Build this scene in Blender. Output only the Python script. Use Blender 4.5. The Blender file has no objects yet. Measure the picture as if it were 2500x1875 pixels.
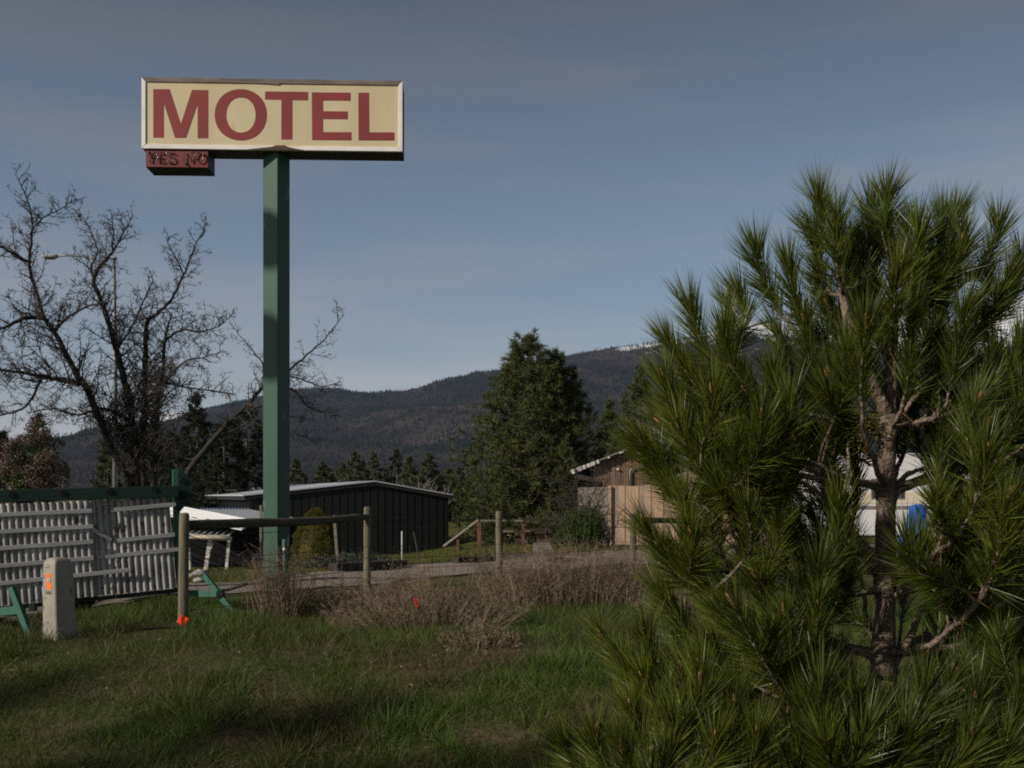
import bpy, math, random
import numpy as np
from mathutils import Vector, noise as mnoise
random.seed(7); rng = np.random.default_rng(7)
S = bpy.context.scene
COL = S.collection
R = math.radians
FPX, HX, HY, EYE = 2778.0, 1250.0, 1210.0, 1.6      # focal length and horizon of the photo, eye height

# ------------------------------------------------------------------ helpers
def sstep(a, b, x):
    t = np.clip((x - a) / (b - a), 0, 1); return t * t * (3 - 2 * t)

def G(x, y):
    """height of the ground"""
    x = np.asarray(x, float); y = np.asarray(y, float)
    left = sstep(0.8, -5.2, x + 0.0 * y)
    r = -1.5 - 0.95 * left * sstep(20, 38, y) - 0.22 * (1 - left) * sstep(26, 44, y)
    r = r - 0.9 * sstep(60, 160, y)
    r = r - 0.52 * sstep(11.3, 6.6, y) + 0.05 * np.exp(-((y - 11.2) / 1.6) ** 2)
    near = sstep(60, 20, y)
    r = r + near * (0.022 * np.sin(1.9 * x + 0.7 * y) + 0.018 * np.sin(2.7 * y - 1.3 * x + 1) + 0.012 * np.sin(5.1 * x + 2) * np.sin(4.3 * y))
    return EYE + r

def P(px, py, Y):
    return Vector(((px - HX) / FPX * Y, Y, EYE - (py - HY) / FPX * Y))

def hit(px, py, lo=3.0, hi=120.0):
    """where the line of sight of a pixel meets the ground"""
    Y = lo
    while Y < hi:
        p = P(px, py, Y)
        if p.z <= float(G(p.x, p.y)): return Vector((p.x, p.y, float(G(p.x, p.y))))
        Y += 0.03
    p = P(px, py, hi); return Vector((p.x, hi, float(G(p.x, hi))))

def gp(x, y, dz=0): return Vector((x, y, float(G(x, y)) + dz))

def props(o, label=None, cat=None, group=None, kind=None):
    if label: o['label'] = label
    if cat: o['category'] = cat
    if group: o['group'] = group
    if kind: o['kind'] = kind
    return o

def thing(name, loc, label, cat, group=None, rz=0.0, rot=None):
    o = bpy.data.objects.new(name, None); COL.objects.link(o)
    o.empty_display_size = 0.2
    o.location = loc; o.rotation_euler = rot if rot else (0, 0, rz)
    return props(o, label, cat, group)

def link(name, me, parent=None, mat=None, world=True):
    o = bpy.data.objects.new(name, me); COL.objects.link(o)
    if mat:
        me.materials.clear()
        for m in (mat if isinstance(mat, (list, tuple)) else [mat]): me.materials.append(m)
    if parent:
        o.parent = parent
        if world:                                  # vertices were written in world space
            from mathutils import Matrix
            mw = Matrix.LocRotScale(parent.location, parent.rotation_euler, None)
            p = parent.parent
            while p:
                mw = Matrix.LocRotScale(p.location, p.rotation_euler, None) @ mw; p = p.parent
            if parent.type != 'EMPTY' and parent.parent:
                mw = mw
            me.transform(mw.inverted())
    return o

def tri_mesh(name, V, T, smooth=False):
    me = bpy.data.meshes.new(name)
    V = np.asarray(V, np.float32); T = np.asarray(T, np.int32)
    me.vertices.add(len(V)); me.vertices.foreach_set('co', V.ravel())
    me.loops.add(T.size); me.loops.foreach_set('vertex_index', T.ravel())
    me.polygons.add(len(T)); me.polygons.foreach_set('loop_start', np.arange(0, T.size, T.shape[1], dtype=np.int32))
    me.update(calc_edges=True)
    if smooth: me.polygons.foreach_set('use_smooth', np.ones(len(T), bool))
    return me

class MB:
    """collects simple solids into one mesh"""
    def __init__(s): s.v = []; s.f = []; s.m = []; s.sm = []
    def add(s, vs, fs, mi=0, smooth=False):
        n = len(s.v); s.v += [tuple(v) for v in vs]
        for f in fs: s.f.append(tuple(i + n for i in f)); s.m.append(mi); s.sm.append(smooth)
        return s
    def box(s, c, size, ax=(1, 0, 0), up=(0, 0, 1), mi=0, taper=1.0):
        c = Vector(c); ax = Vector(ax).normalized(); up = Vector(up)
        ay = up.cross(ax).normalized(); az = ax.cross(ay).normalized()
        hx, hy, hz = (q / 2 for q in size); vs = []
        for k in (-1, 1):
            tp = taper if k > 0 else 1
            for i, j in ((-1, -1), (1, -1), (1, 1), (-1, 1)):
                vs.append(c + ax * hx * i * tp + ay * hy * j * tp + az * hz * k)
        return s.add(vs, [(3, 2, 1, 0), (4, 5, 6, 7), (0, 1, 5, 4), (1, 2, 6, 5), (2, 3, 7, 6), (3, 0, 4, 7)], mi)
    def beam(s, a, b, w, h, up=(0, 0, 1), mi=0):
        a = Vector(a); b = Vector(b); d = b - a
        if abs(d.normalized().dot(Vector(up))) > .98: up = (0, 1, 0)
        return s.box((a + b) / 2, (d.length, w, h), d, up, mi)
    def tube(s, pts, rad, n=8, cap=True, mi=0, smooth=True):
        pts = [Vector(p) for p in pts]
        if not hasattr(rad, '__len__'): rad = [rad] * len(pts)
        base = len(s.v); u = None; vs = []
        for i, p in enumerate(pts):
            d = (pts[min(i + 1, len(pts) - 1)] - pts[max(i - 1, 0)])
            d = d.normalized() if d.length > 1e-9 else Vector((0, 0, 1))
            if u is None:
                u = d.cross(Vector((0.31, 0.17, 0.93)) if abs(d.z) < .9 else Vector((1, 0.1, 0))).normalized()
            else:
                u = (u - d * u.dot(d)).normalized()
            w = d.cross(u)
            for k in range(n):
                a = 2 * math.pi * k / n
                vs.append(p + (u * math.cos(a) + w * math.sin(a)) * rad[i])
        fs = []
        for i in range(len(pts) - 1):
            for k in range(n):
                fs.append((i * n + k, i * n + (k + 1) % n, (i + 1) * n + (k + 1) % n, (i + 1) * n + k))
        s.add(vs, fs, mi, smooth)
        if cap:
            m = len(pts) - 1
            s.f.append(tuple(base + k for k in range(n - 1, -1, -1))); s.m.append(mi); s.sm.append(False)
            s.f.append(tuple(base + m * n + k for k in range(n))); s.m.append(mi); s.sm.append(False)
        return s
    def prism(s, poly, origin, ux, uy, depth, mi=0):
        """flat polygon (2-D points) pushed back along ux x uy by depth"""
        o = Vector(origin); ux = Vector(ux); uy = Vector(uy); nz = ux.cross(uy).normalized() * depth
        n = len(poly)
        vs = [o + ux * a + uy * b for a, b in poly] + [o + ux * a + uy * b + nz for a, b in poly]
        from mathutils.geometry import tessellate_polygon
        tris = tessellate_polygon([[Vector((a, b, 0)) for a, b in poly]])
        fs = [tuple(t) for t in tris] + [tuple(i + n for i in t) for t in tris]
        fs += [(i, (i + 1) % n, (i + 1) % n + n, i + n) for i in range(n)]
        return s.add(vs, fs, mi)
    def build(s, name, mat, parent=None, bevel=0, seg=2, world=True, recalc=True):
        me = bpy.data.meshes.new(name); me.from_pydata(s.v, [], s.f)
        me.polygons.foreach_set('material_index', s.m); me.polygons.foreach_set('use_smooth', s.sm)
        if recalc:
            import bmesh
            bm = bmesh.new(); bm.from_mesh(me); bmesh.ops.recalc_face_normals(bm, faces=bm.faces); bm.to_mesh(me); bm.free()
        o = link(name, me, parent, mat, world)
        if bevel:
            md = o.modifiers.new('bevel', 'BEVEL'); md.width = bevel; md.segments = seg; md.limit_method = 'ANGLE'; md.angle_limit = R(40)
        return o

def unit(a): return a / np.maximum(np.linalg.norm(a, axis=1, keepdims=True), 1e-9)

def blades(p0, d, length, width, bend, face=None):
    """thin tapering leaves: base, middle, tip; three triangles each"""
    n = len(p0); d = unit(d)
    w = rng.normal(size=(n, 3)) if face is None else face
    w = unit(np.cross(d, w)) * (np.asarray(width).reshape(-1, 1) / 2)
    L = np.asarray(length).reshape(-1, 1)
    mid = p0 + d * L * .5 + bend * .28
    tip = p0 + d * L + bend
    V = np.stack([p0 - w, p0 + w, mid - w * .9, mid + w * .9, tip], 1).reshape(-1, 3)
    b = (np.arange(n) * 5)[:, None]
    T = np.concatenate([b + [0, 1, 3], b + [0, 3, 2], b + [2, 3, 4]], 1).reshape(-1, 3)
    return V, T

def join(parts):
    Vs, Ts, n = [], [], 0
    for V, T in parts:
        Vs.append(V); Ts.append(T + n); n += len(V)
    return np.concatenate(Vs), np.concatenate(Ts)

def rand_dirs(n):
    return unit(rng.normal(size=(n, 3)))

# ------------------------------------------------------------------ materials
def mat(name, col, col2=None, rough=.8, scale=4.0, detail=6, spec=.3, metal=0.0, bump=0.0, bscale=None, island=0.0,
        trans=0.0, stretch=(1, 1, 1), ramp=(.35, .65), spots=None, coat=0.0):
    m = bpy.data.materials.new(name); m.use_nodes = True
    nt = m.node_tree; N = nt.nodes; Lk = nt.links; b = N['Principled BSDF']
    b.inputs['Roughness'].default_value = rough
    b.inputs['Specular IOR Level'].default_value = spec
    b.inputs['Metallic'].default_value = metal
    if coat: b.inputs['Coat Weight'].default_value = coat
    col2 = col2 or tuple(c * .7 for c in col)
    tc = N.new('ShaderNodeTexCoord'); mp = N.new('ShaderNodeMapping'); mp.inputs['Scale'].default_value = stretch
    Lk.new(tc.outputs['Object'], mp.inputs['Vector'])
    nz = N.new('ShaderNodeTexNoise'); nz.inputs['Scale'].default_value = scale; nz.inputs['Detail'].default_value = detail
    Lk.new(mp.outputs[0], nz.inputs['Vector'])
    rp = N.new('ShaderNodeValToRGB'); rp.color_ramp.elements[0].position = ramp[0]; rp.color_ramp.elements[1].position = ramp[1]
    rp.color_ramp.elements[0].color = (*col2, 1); rp.color_ramp.elements[1].color = (*col, 1)
    Lk.new(nz.outputs['Fac'], rp.inputs[0]); out = rp.outputs[0]
    if spots:                                       # chips and stains with a colour of their own: (colour, scale, threshold)
        for sc, ss, th in spots:
            n2 = N.new('ShaderNodeTexNoise'); n2.inputs['Scale'].default_value = ss; n2.inputs['Detail'].default_value = 8
            Lk.new(mp.outputs[0], n2.inputs['Vector'])
            r2 = N.new('ShaderNodeValToRGB'); r2.color_ramp.elements[0].position = th; r2.color_ramp.elements[1].position = th + .06
            Lk.new(n2.outputs['Fac'], r2.inputs[0])
            mx = N.new('ShaderNodeMix'); mx.data_type = 'RGBA'
            Lk.new(r2.outputs[0], mx.inputs['Factor']); Lk.new(out, mx.inputs['A']); mx.inputs['B'].default_value = (*sc, 1)
            out = mx.outputs['Result']
    if island:
        ge = N.new('ShaderNodeNewGeometry'); hs = N.new('ShaderNodeHueSaturation')
        mr = N.new('ShaderNodeMapRange'); mr.inputs['To Min'].default_value = 1 - island; mr.inputs['To Max'].default_value = 1 + island
        Lk.new(ge.outputs['Random Per Island'], mr.inputs['Value']); Lk.new(mr.outputs[0], hs.inputs['Value'])
        mh = N.new('ShaderNodeMapRange'); mh.inputs['To Min'].default_value = .5 - island * .05; mh.inputs['To Max'].default_value = .5 + island * .035
        wn = N.new('ShaderNodeTexWhiteNoise'); wn.noise_dimensions = '1D'
        Lk.new(ge.outputs['Random Per Island'], wn.inputs['W']); Lk.new(wn.outputs['Value'], mh.inputs['Value']); Lk.new(mh.outputs[0], hs.inputs['Hue'])
        Lk.new(out, hs.inputs['Color']); out = hs.outputs[0]
    Lk.new(out, b.inputs['Base Color'])
    if bump:
        bn = N.new('ShaderNodeTexNoise'); bn.inputs['Scale'].default_value = bscale or scale * 6; bn.inputs['Detail'].default_value = 5
        Lk.new(mp.outputs[0], bn.inputs['Vector'])
        bp = N.new('ShaderNodeBump'); bp.inputs['Strength'].default_value = bump; bp.inputs['Distance'].default_value = .02
        Lk.new(bn.outputs['Fac'], bp.inputs['Height']); Lk.new(bp.outputs[0], b.inputs['Normal'])
    if trans:
        tr = N.new('ShaderNodeBsdfTranslucent'); Lk.new(out, tr.inputs['Color'])
        ms = N.new('ShaderNodeMixShader'); ms.inputs[0].default_value = trans
        Lk.new(b.outputs[0], ms.inputs[1]); Lk.new(tr.outputs[0], ms.inputs[2]); Lk.new(ms.outputs[0], N['Material Output'].inputs['Surface'])
    return m

MT = {
 'pole_green': mat('pole_green', (.038, .088, .063), (.031, .074, .053), .45, 3, spec=.25, bump=.05, bscale=9, stretch=(1, 1, .25), spots=[((.22, .30, .20), 9, .70), ((.10, .16, .11), 2.2, .62)]),
 'sign_cream': mat('sign_cream', (.60, .515, .325), (.53, .45, .28), .5, 2.6, spec=.4, stretch=(1, 1, .25), spots=[((.44, .36, .21), 3.5, .70)]),
 'sign_red': mat('sign_red', (.25, .040, .034), (.20, .036, .034), .55, 2, spec=.35),
 'sign_white': mat('sign_white', (.80, .77, .74), (.70, .67, .64), .5, 5, spots=[((.13, .10, .07), 22, .72)]),
 'sign_top': mat('sign_top', (.20, .17, .14), (.12, .10, .08), .6, 6, stretch=(.6, 1, 3), spots=[((.05, .035, .028), 2.0, .66)]),
 'sign_box': mat('sign_box', (.045, .043, .04), (.03, .03, .03), .65, 3),
 'rust': mat('rust', (.11, .075, .05), (.06, .04, .03), .85, 18, bump=.3),
 'vac_red': mat('vac_red', (.19, .043, .040), (.14, .036, .036), .6, 5, spots=[((.2, .14, .12), 14, .70)]),
 'vac_black': mat('vac_black', (.02, .02, .022), None, .6),
 'neon_glass': mat('neon_glass', (.17, .12, .11), (.11, .07, .06), .12, 20, spec=.7),
 'trailer_green': mat('trailer_green', (.035, .115, .082), (.028, .092, .067), .55, 4, bump=.08),
 'trailer_shaded': mat('trailer_shaded', (.009, .028, .021), (.007, .022, .017), .6, 3, bump=.1),  # trailer green darkened, the arrow board's shade is in the colour
 'black': mat('black', (.006, .006, .007), None, .7),
 'fibre': mat('fibre', (.42, .41, .395), (.20, .195, .18), .6, 3.2, detail=9, stretch=(1, 1, 1), spots=[((.10, .095, .08), 8, .60), ((.52, .51, .49), 3.1, .66)]),
 'slat': mat('slat', (.38, .38, .385), (.28, .28, .28), .75, 9, stretch=(.2, .2, 4)),
 'pedestal': mat('pedestal', (.30, .285, .235), (.22, .205, .17), .6, 5, bump=.06, spots=[((.12, .11, .095), 5, .60)]),
 'orange': mat('orange', (.75, .17, .03), (.68, .14, .025), .5),
 'flag': mat('flag', (.85, .065, .012), (.72, .05, .01), .5, 12, trans=.25),
 'white': mat('white', (.7, .69, .67), (.6, .59, .57), .5, 8),
 'ink': mat('ink', (.03, .025, .02), None, .6),
 'post_wood': mat('post_wood', (.165, .150, .105), (.095, .085, .060), .9, 5, detail=9, bump=.5, bscale=26, stretch=(3.5, 3.5, .35), spots=[((.05, .045, .035), 5, .66)]),
 'rail_wood': mat('rail_wood', (.092, .082, .064), (.045, .038, .03), .9, 5, detail=9, bump=.6, bscale=24, stretch=(.4, .4, 4)),
 'wire': mat('wire', (.045, .04, .036), None, .6, spec=.4),
 'bark': mat('bark', (.046, .039, .034), (.024, .021, .018), .95, 7, bump=.6, bscale=30),
 'twig': mat('twig', (.060, .050, .046), (.036, .031, .029), .85, 3),
 'bud_leaf': mat('bud_leaf', (.10, .105, .05), (.07, .07, .04), .8, 3, island=.3, trans=.2),
 'blossom': mat('blossom', (.205, .135, .130), (.12, .078, .072), .8, 2, island=.4, trans=.2),
 'galv': mat('galv', (.24, .26, .28), (.17, .19, .21), .5, 3, metal=.3),
 'lamp_head': mat('lamp_head', (.45, .45, .44), None, .5),
 'wh_rib_lit': mat('wh_rib_lit', (.17, .165, .155), (.11, .105, .10), .5, 3, spec=.4),  # sun glints along the ribs put into a lighter colour
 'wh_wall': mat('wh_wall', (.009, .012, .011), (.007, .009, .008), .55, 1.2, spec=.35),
 'wh_roof': mat('wh_roof', (.48, .50, .54), (.41, .43, .47), .5, .6, spots=[((.30, .31, .33), .8, .66)]),
 'wh_trim': mat('wh_trim', (.030, .030, .033), None, .6),
 'shed_roof': mat('shed_roof', (.74, .75, .76), (.64, .65, .66), .45, 1.0),
 'shed_roof2': mat('shed_roof2', (.34, .36, .40), (.29, .31, .34), .5, 1.0),
 'shed_shade': mat('shed_shade', (.006, .006, .009), (.004, .004, .006), .9, 2),  # shade inside the lean-to put into a near-black wall colour
 'white_paint': mat('white_paint', (.62, .60, .57), (.45, .43, .40), .7, 9, detail=9, spots=[((.10, .08, .06), 11, .60)]),
 'beam_cream': mat('beam_cream', (.66, .58, .47), (.58, .50, .41), .7, 5),
 'barn_wood': mat('barn_wood', (.235, .135, .080), (.10, .072, .055), .9, 2.0, detail=10, bump=.3, bscale=14, stretch=(5, 5, .35), ramp=(.36, .62), spots=[((.17, .155, .145), 1.1, .56)]),
 'cedar': mat('cedar', (.47, .34, .235), (.38, .265, .175), .8, 3, detail=8, stretch=(3, 3, .3), spots=[((.24, .12, .06), 7, .71)]),
 'cedar_grey': mat('cedar_grey', (.36, .28, .215), (.29, .22, .17), .8, 3, detail=8, stretch=(3, 3, .3)),
 'post_red': mat('post_red', (.15, .068, .042), (.09, .045, .03), .9, 5, stretch=(3, 3, .4), bump=.3),
 'grey_wood': mat('grey_wood', (.20, .175, .15), (.12, .10, .085), .9, 5, stretch=(.6, .6, 3), bump=.3),
 'dark_wood': mat('dark_wood', (.050, .040, .032), (.028, .022, .018), .95, 5, bump=.5),
 'beige': mat('beige', (.42, .34, .24), (.36, .29, .2), .8, 1.5),
 'rv_white': mat('rv_white', (.66, .66, .66), (.58, .58, .58), .35, .7, spec=.5),
 'rv_cream': mat('rv_cream', (.62, .56, .42), (.55, .5, .38), .5, .7),
 'rv_stripe': mat('rv_stripe', (.20, .18, .16), None, .5),
 'glass': mat('glass', (.02, .022, .025), None, .08, spec=.8),
 'rubber': mat('rubber', (.015, .015, .015), None, .8),
 'tarp': mat('tarp', (.012, .11, .46), (.01, .08, .36), .5, 6, bump=.3),
 'bag_green': mat('bag_green', (.02, .28, .13), None, .5),
 'concrete': mat('concrete', (.26, .235, .205), (.19, .17, .15), .9, 6, bump=.2),
 'stone': mat('stone', (.38, .37, .35), (.24, .23, .22), .9, 6, bump=.4),
 'needle': mat('needle', (.090, .112, .011), (.043, .069, .011), .42, 1.7, spec=.45, island=.42, trans=.22),
 'needle_dry': mat('needle_dry', (.20, .09, .03), (.12, .055, .02), .7, 3, island=.3, trans=.15),
 'pine_bark': mat('pine_bark', (.25, .195, .150), (.11, .082, .064), .95, 26, detail=8, bump=.9, bscale=60, stretch=(1, 1, .6), spots=[((.34, .32, .28), 34, .64)]),
 'pine_bud': mat('pine_bud', (.38, .19, .10), (.26, .12, .065), .7, 40, bump=.5),
 'far_needle': mat('far_needle', (.078, .090, .026), (.052, .068, .022), .6, .6, spec=.3, island=.4, trans=.15),
 'dark_needle': mat('dark_needle', (.022, .030, .012), (.014, .021, .010), .7, .6, island=.4, trans=.1),
 'row_needle': mat('row_needle', (.085, .092, .040), (.058, .068, .032), .7, .2, island=.4, trans=.1),
 'row_dark': mat('row_dark', (.042, .036, .026), (.028, .026, .02), .8, .2, island=.3),
 'far_bark': mat('far_bark', (.13, .095, .07), (.07, .05, .04), .95, 4, bump=.4),
 'pale_bark': mat('pale_bark', (.22, .19, .165), None, .9, 4),
 'shrub_yellow': mat('shrub_yellow', (.115, .105, .015), (.075, .075, .012), .7, 2.5, island=.35, trans=.15),
 'juniper': mat('juniper', (.070, .085, .062), (.045, .055, .04), .7, 2.5, island=.35, trans=.1),
 'bush_green': mat('bush_green', (.060, .100, .018), (.04, .072, .014), .7, 2.5, island=.4, trans=.25),
 'grass': mat('grass', (.062, .108, .015), (.066, .074, .020), .6, .8, ramp=(.42, .58), spec=.3, island=.45, trans=.3),
 'dry_grass': mat('dry_grass', (.150, .112, .062), (.095, .07, .04), .8, 1.2, island=.4, trans=.2),
 'lawn': mat('lawn', (.095, .105, .024), (.075, .082, .02), .7, .35, island=.3, trans=.25),
 'weed': mat('weed', (.23, .175, .122), (.11, .08, .057), .85, 3, island=.45, trans=.1),
 'litter': mat('litter', (.20, .145, .09), (.10, .07, .045), .8, 3, island=.4, trans=.1),
}

# ------------------------------------------------------------------ camera, sky, sun
cam = bpy.data.cameras.new('camera'); co = bpy.data.objects.new('camera', cam); COL.objects.link(co)
cam.lens = 36 * FPX / 2500; cam.sensor_width = 36; cam.clip_start = .05; cam.clip_end = 60000
cam.shift_y = (HY - 937.5) / 2500
co.location = (0, 0, EYE); co.rotation_euler = (R(90), 0, 0); S.camera = co

SUN_AZ, SUN_EL = R(235), R(27)                       # compass angle from +Y towards +X
sv = Vector((math.sin(SUN_AZ) * math.cos(SUN_EL), math.cos(SUN_AZ) * math.cos(SUN_EL), math.sin(SUN_EL)))
sl = bpy.data.lights.new('sun', 'SUN'); sl.energy = 4.4; sl.angle = R(.55); sl.color = (1, .90, .78)
so = bpy.data.objects.new('sun', sl); COL.objects.link(so); so.rotation_euler = (-sv).to_track_quat('-Z', 'Y').to_euler(); so.location = (-20, -12, 20)

w = bpy.data.worlds.new('World'); S.world = w; w.use_nodes = True
nt = w.node_tree; N = nt.nodes; Lk = nt.links; bg = N['Background']
sky = N.new('ShaderNodeTexSky'); sky.sky_type = 'NISHITA'; sky.sun_disc = False
sky.sun_elevation = SUN_EL; sky.sun_rotation = SUN_AZ; sky.air_density = 1.0; sky.dust_density = 1.2; sky.ozone_density = 1.0; sky.altitude = 1000
tc = N.new('ShaderNodeTexCoord'); mp = N.new('ShaderNodeMapping'); mp.inputs['Scale'].default_value = (1.1, 1.6, 8.5); mp.inputs['Rotation'].default_value = (R(3), R(-5), 0)
Lk.new(tc.outputs['Generated'], mp.inputs['Vector'])
cn = N.new('ShaderNodeTexNoise'); cn.inputs['Scale'].default_value = 1.7; cn.inputs['Detail'].default_value = 5; cn.inputs['Roughness'].default_value = .5
Lk.new(mp.outputs[0], cn.inputs['Vector'])
cr = N.new('ShaderNodeValToRGB'); cr.color_ramp.elements[0].position = .38; cr.color_ramp.elements[1].position = .72
cr.color_ramp.elements[0].color = (0.22,) * 3 + (1,); cr.color_ramp.elements[1].color = (.95,) * 3 + (1,)
Lk.new(cn.outputs['Fac'], cr.inputs[0])
bw = N.new('ShaderNodeRGBToBW'); Lk.new(sky.outputs[0], bw.inputs[0])
gm = N.new('ShaderNodeMix'); gm.data_type = 'RGBA'; gm.blend_type = 'MULTIPLY'; gm.inputs['Factor'].default_value = 1
Lk.new(bw.outputs[0], gm.inputs['A']); gm.inputs['B'].default_value = (1.37, 1.36, 1.46, 1)
cm = N.new('ShaderNodeMix'); cm.data_type = 'RGBA'
Lk.new(cr.outputs[0], cm.inputs['Factor']); Lk.new(sky.outputs[0], cm.inputs['A']); Lk.new(gm.outputs['Result'], cm.inputs['B'])
sz = N.new('ShaderNodeSeparateXYZ'); Lk.new(tc.outputs['Generated'], sz.inputs[0])
gr = N.new('ShaderNodeValToRGB'); e = gr.color_ramp.elements; e[0].position = 0; e[0].color = (.95, .93, .89, 1); e[1].position = 1; e[1].color = (.20, .20, .20, 1)
for p_, c_ in ((.15, .97), (.28, .86), (.41, .585), (.60, .30)):
    q_ = e.new(p_); q_.color = (c_, c_ * .99, c_ * .96, 1)
Lk.new(sz.outputs['Z'], gr.inputs[0])
gx = N.new('ShaderNodeMix'); gx.data_type = 'RGBA'; gx.blend_type = 'MULTIPLY'; gx.inputs['Factor'].default_value = 1
Lk.new(cm.outputs['Result'], gx.inputs['A']); Lk.new(gr.outputs[0], gx.inputs['B'])
Lk.new(gx.outputs['Result'], bg.inputs['Color']); bg.inputs['Strength'].default_value = .082
S.view_settings.view_transform = 'Standard'; S.view_settings.look = 'None'; S.view_settings.exposure = 0; S.view_settings.gamma = 1
S.cycles.max_bounces = 6; S.cycles.diffuse_bounces = 3; S.cycles.glossy_bounces = 2; S.cycles.transmission_bounces = 3
S.cycles.transparent_max_bounces = 6; S.cycles.volume_bounces = 0; S.cycles.use_denoising = False; S.cycles.filter_width = 1.9

# ------------------------------------------------------------------ the ground
def grid_mesh(name, xs, ys, zf):
    X, Y = np.meshgrid(xs, ys); Z = zf(X, Y)
    V = np.stack([X, Y, Z], -1).reshape(-1, 3)
    nx, ny = len(xs), len(ys)
    i = (np.arange(ny - 1)[:, None] * nx + np.arange(nx - 1)[None, :]).ravel()
    Q = np.stack([i, i + 1, i + nx + 1, i + nx], 1)
    return tri_mesh(name, V, Q, True)

def ax(dense0, dense1, step, far0, far1, k=1.12):
    a = list(np.arange(dense0, dense1 + step / 2, step))
    s = step
    while a[-1] < far1: s *= k; a.append(a[-1] + s)
    s = step
    while a[0] > far0: s *= k; a.insert(0, a[0] - s)
    return np.array(a)

gm_ = bpy.data.materials.new('ground'); gm_.use_nodes = True
nt = gm_.node_tree; N = nt.nodes; Lk = nt.links; b = N['Principled BSDF']; b.inputs['Roughness'].default_value = .95; b.inputs['Specular IOR Level'].default_value = .1
ge = N.new('ShaderNodeNewGeometry')
def nz_(scale, det=6):
    n = N.new('ShaderNodeTexNoise'); n.inputs['Scale'].default_value = scale; n.inputs['Detail'].default_value = det
    Lk.new(ge.outputs['Position'], n.inputs['Vector']); return n
def rp_(src, p0, c0, p1, c1):
    r = N.new('ShaderNodeValToRGB'); e = r.color_ramp.elements; e[0].position = p0; e[1].position = p1; e[0].color = (*c0, 1); e[1].color = (*c1, 1)
    Lk.new(src, r.inputs[0]); return r.outputs[0]
def mx_(f, a, bb):
    m = N.new('ShaderNodeMix'); m.data_type = 'RGBA'; Lk.new(f, m.inputs['Factor']); Lk.new(a, m.inputs['A']); Lk.new(bb, m.inputs['B']); return m.outputs['Result']
soil = rp_(nz_(9).outputs['Fac'], .35, (.055, .040, .026), .7, (.125, .088, .058))
turf = rp_(nz_(14).outputs['Fac'], .35, (.030, .038, .012), .7, (.060, .072, .020))
near_col = mx_(rp_(nz_(.9).outputs['Fac'], .44, (0, 0, 0), .60, (1, 1, 1)), turf, soil)
lawn_c = rp_(nz_(5).outputs['Fac'], .3, (.060, .066, .016), .7, (.092, .098, .024))
brown_c = rp_(nz_(7).outputs['Fac'], .3, (.085, .06, .025), .7, (.12, .085, .035))
sx = N.new('ShaderNodeSeparateXYZ'); Lk.new(ge.outputs['Position'], sx.inputs[0])
# beyond the drive the turf is mown lawn
dm = N.new('ShaderNodeMath'); dm.operation = 'MULTIPLY_ADD'; Lk.new(sx.outputs['X'], dm.inputs[0]); dm.inputs[1].default_value = -.62; Lk.new(sx.outputs['Y'], dm.inputs[2])
far_f = rp_(dm.outputs[0], 0, (0, 0, 0), 1, (1, 1, 1))
mr = N.new('ShaderNodeMapRange'); Lk.new(dm.outputs[0], mr.inputs['Value']); mr.inputs['From Min'].default_value = 19.5; mr.inputs['From Max'].default_value = 22.5
lw = mx_(rp_(nz_(.25, 3).outputs['Fac'], .52, (0, 0, 0), .66, (1, 1, 1)), lawn_c, brown_c)
col = mx_(mr.outputs[0], near_col, lw)
Lk.new(col, b.inputs['Base Color'])
bp = N.new('ShaderNodeBump'); bp.inputs['Strength'].default_value = .6; bp.inputs['Distance'].default_value = .04; Lk.new(nz_(22).outputs['Fac'], bp.inputs['Height']); Lk.new(bp.outputs[0], b.inputs['Normal'])

xs = ax(-12, 9, .22, -6000, 6000, 1.16); ys = ax(2, 30, .22, -400, 9500, 1.16)
def gz(X, Y):
    z = G(X, Y); return z
me = grid_mesh('ground', xs, ys, gz)
props(link('ground', me, None, gm_), kind='structure', label='grassy bank and lawn sloping away behind the fence')

# gravel drive: two edges traced on the ground
near_e = [(-330, 1600), (-120, 1545), (60, 1515), (191, 1493), (333, 1468), (470, 1452), (620, 1446), (760, 1440), (900, 1430), (1000, 1417), (1200, 1400), (1400, 1389), (1600, 1378), (1800, 1372), (2100, 1364), (2500, 1357)]
far_e = [(-330, 1452), (-120, 1446), (60, 1440), (191, 1435), (333, 1431), (470, 1427), (600, 1420), (760, 1409), (900, 1393), (1000, 1379), (1200, 1361), (1400, 1351), (1600, 1344), (1800, 1338), (2100, 1330), (2500, 1322)]
gravel = mat('gravel', (.27, .225, .190), (.175, .145, .122), .95, 30, detail=9, bump=.7, bscale=70, spots=[((.10, .085, .07), 1.2, .66), ((.36, .33, .30), 60, .68)])
nv, fv = [hit(*p) for p in near_e], [hit(*p) for p in far_e]
def resample(pts, n):
    pts = np.array([tuple(p) for p in pts]); d = np.r_[0, np.cumsum(np.linalg.norm(np.diff(pts, axis=0), axis=1))]
    t = np.linspace(0, d[-1], n); return np.stack([np.interp(t, d, pts[:, k]) for k in range(3)], 1)
NU, NVv = 160, 14
A, B = resample(nv, NU), resample(fv, NU)
A[:, :2] += rng.normal(size=(NU, 2)) * .06; B[:, :2] += rng.normal(size=(NU, 2)) * .06
V = []
for k in range(NVv):
    t = k / (NVv - 1); p = A * (1 - t) + B * t
    p[:, 2] = G(p[:, 0], p[:, 1]) + .018 + .03 * math.sin(math.pi * t); V.append(p)
V = np.concatenate(V)
i = (np.arange(NVv - 1)[:, None] * NU + np.arange(NU - 1)[None, :]).ravel()
props(link('gravel_road', tri_mesh('gravel_road', V, np.stack([i, i + 1, i + NU + 1, i + NU], 1), True), None, gravel), kind='structure', label='pale gravel drive running behind the fence')
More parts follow.
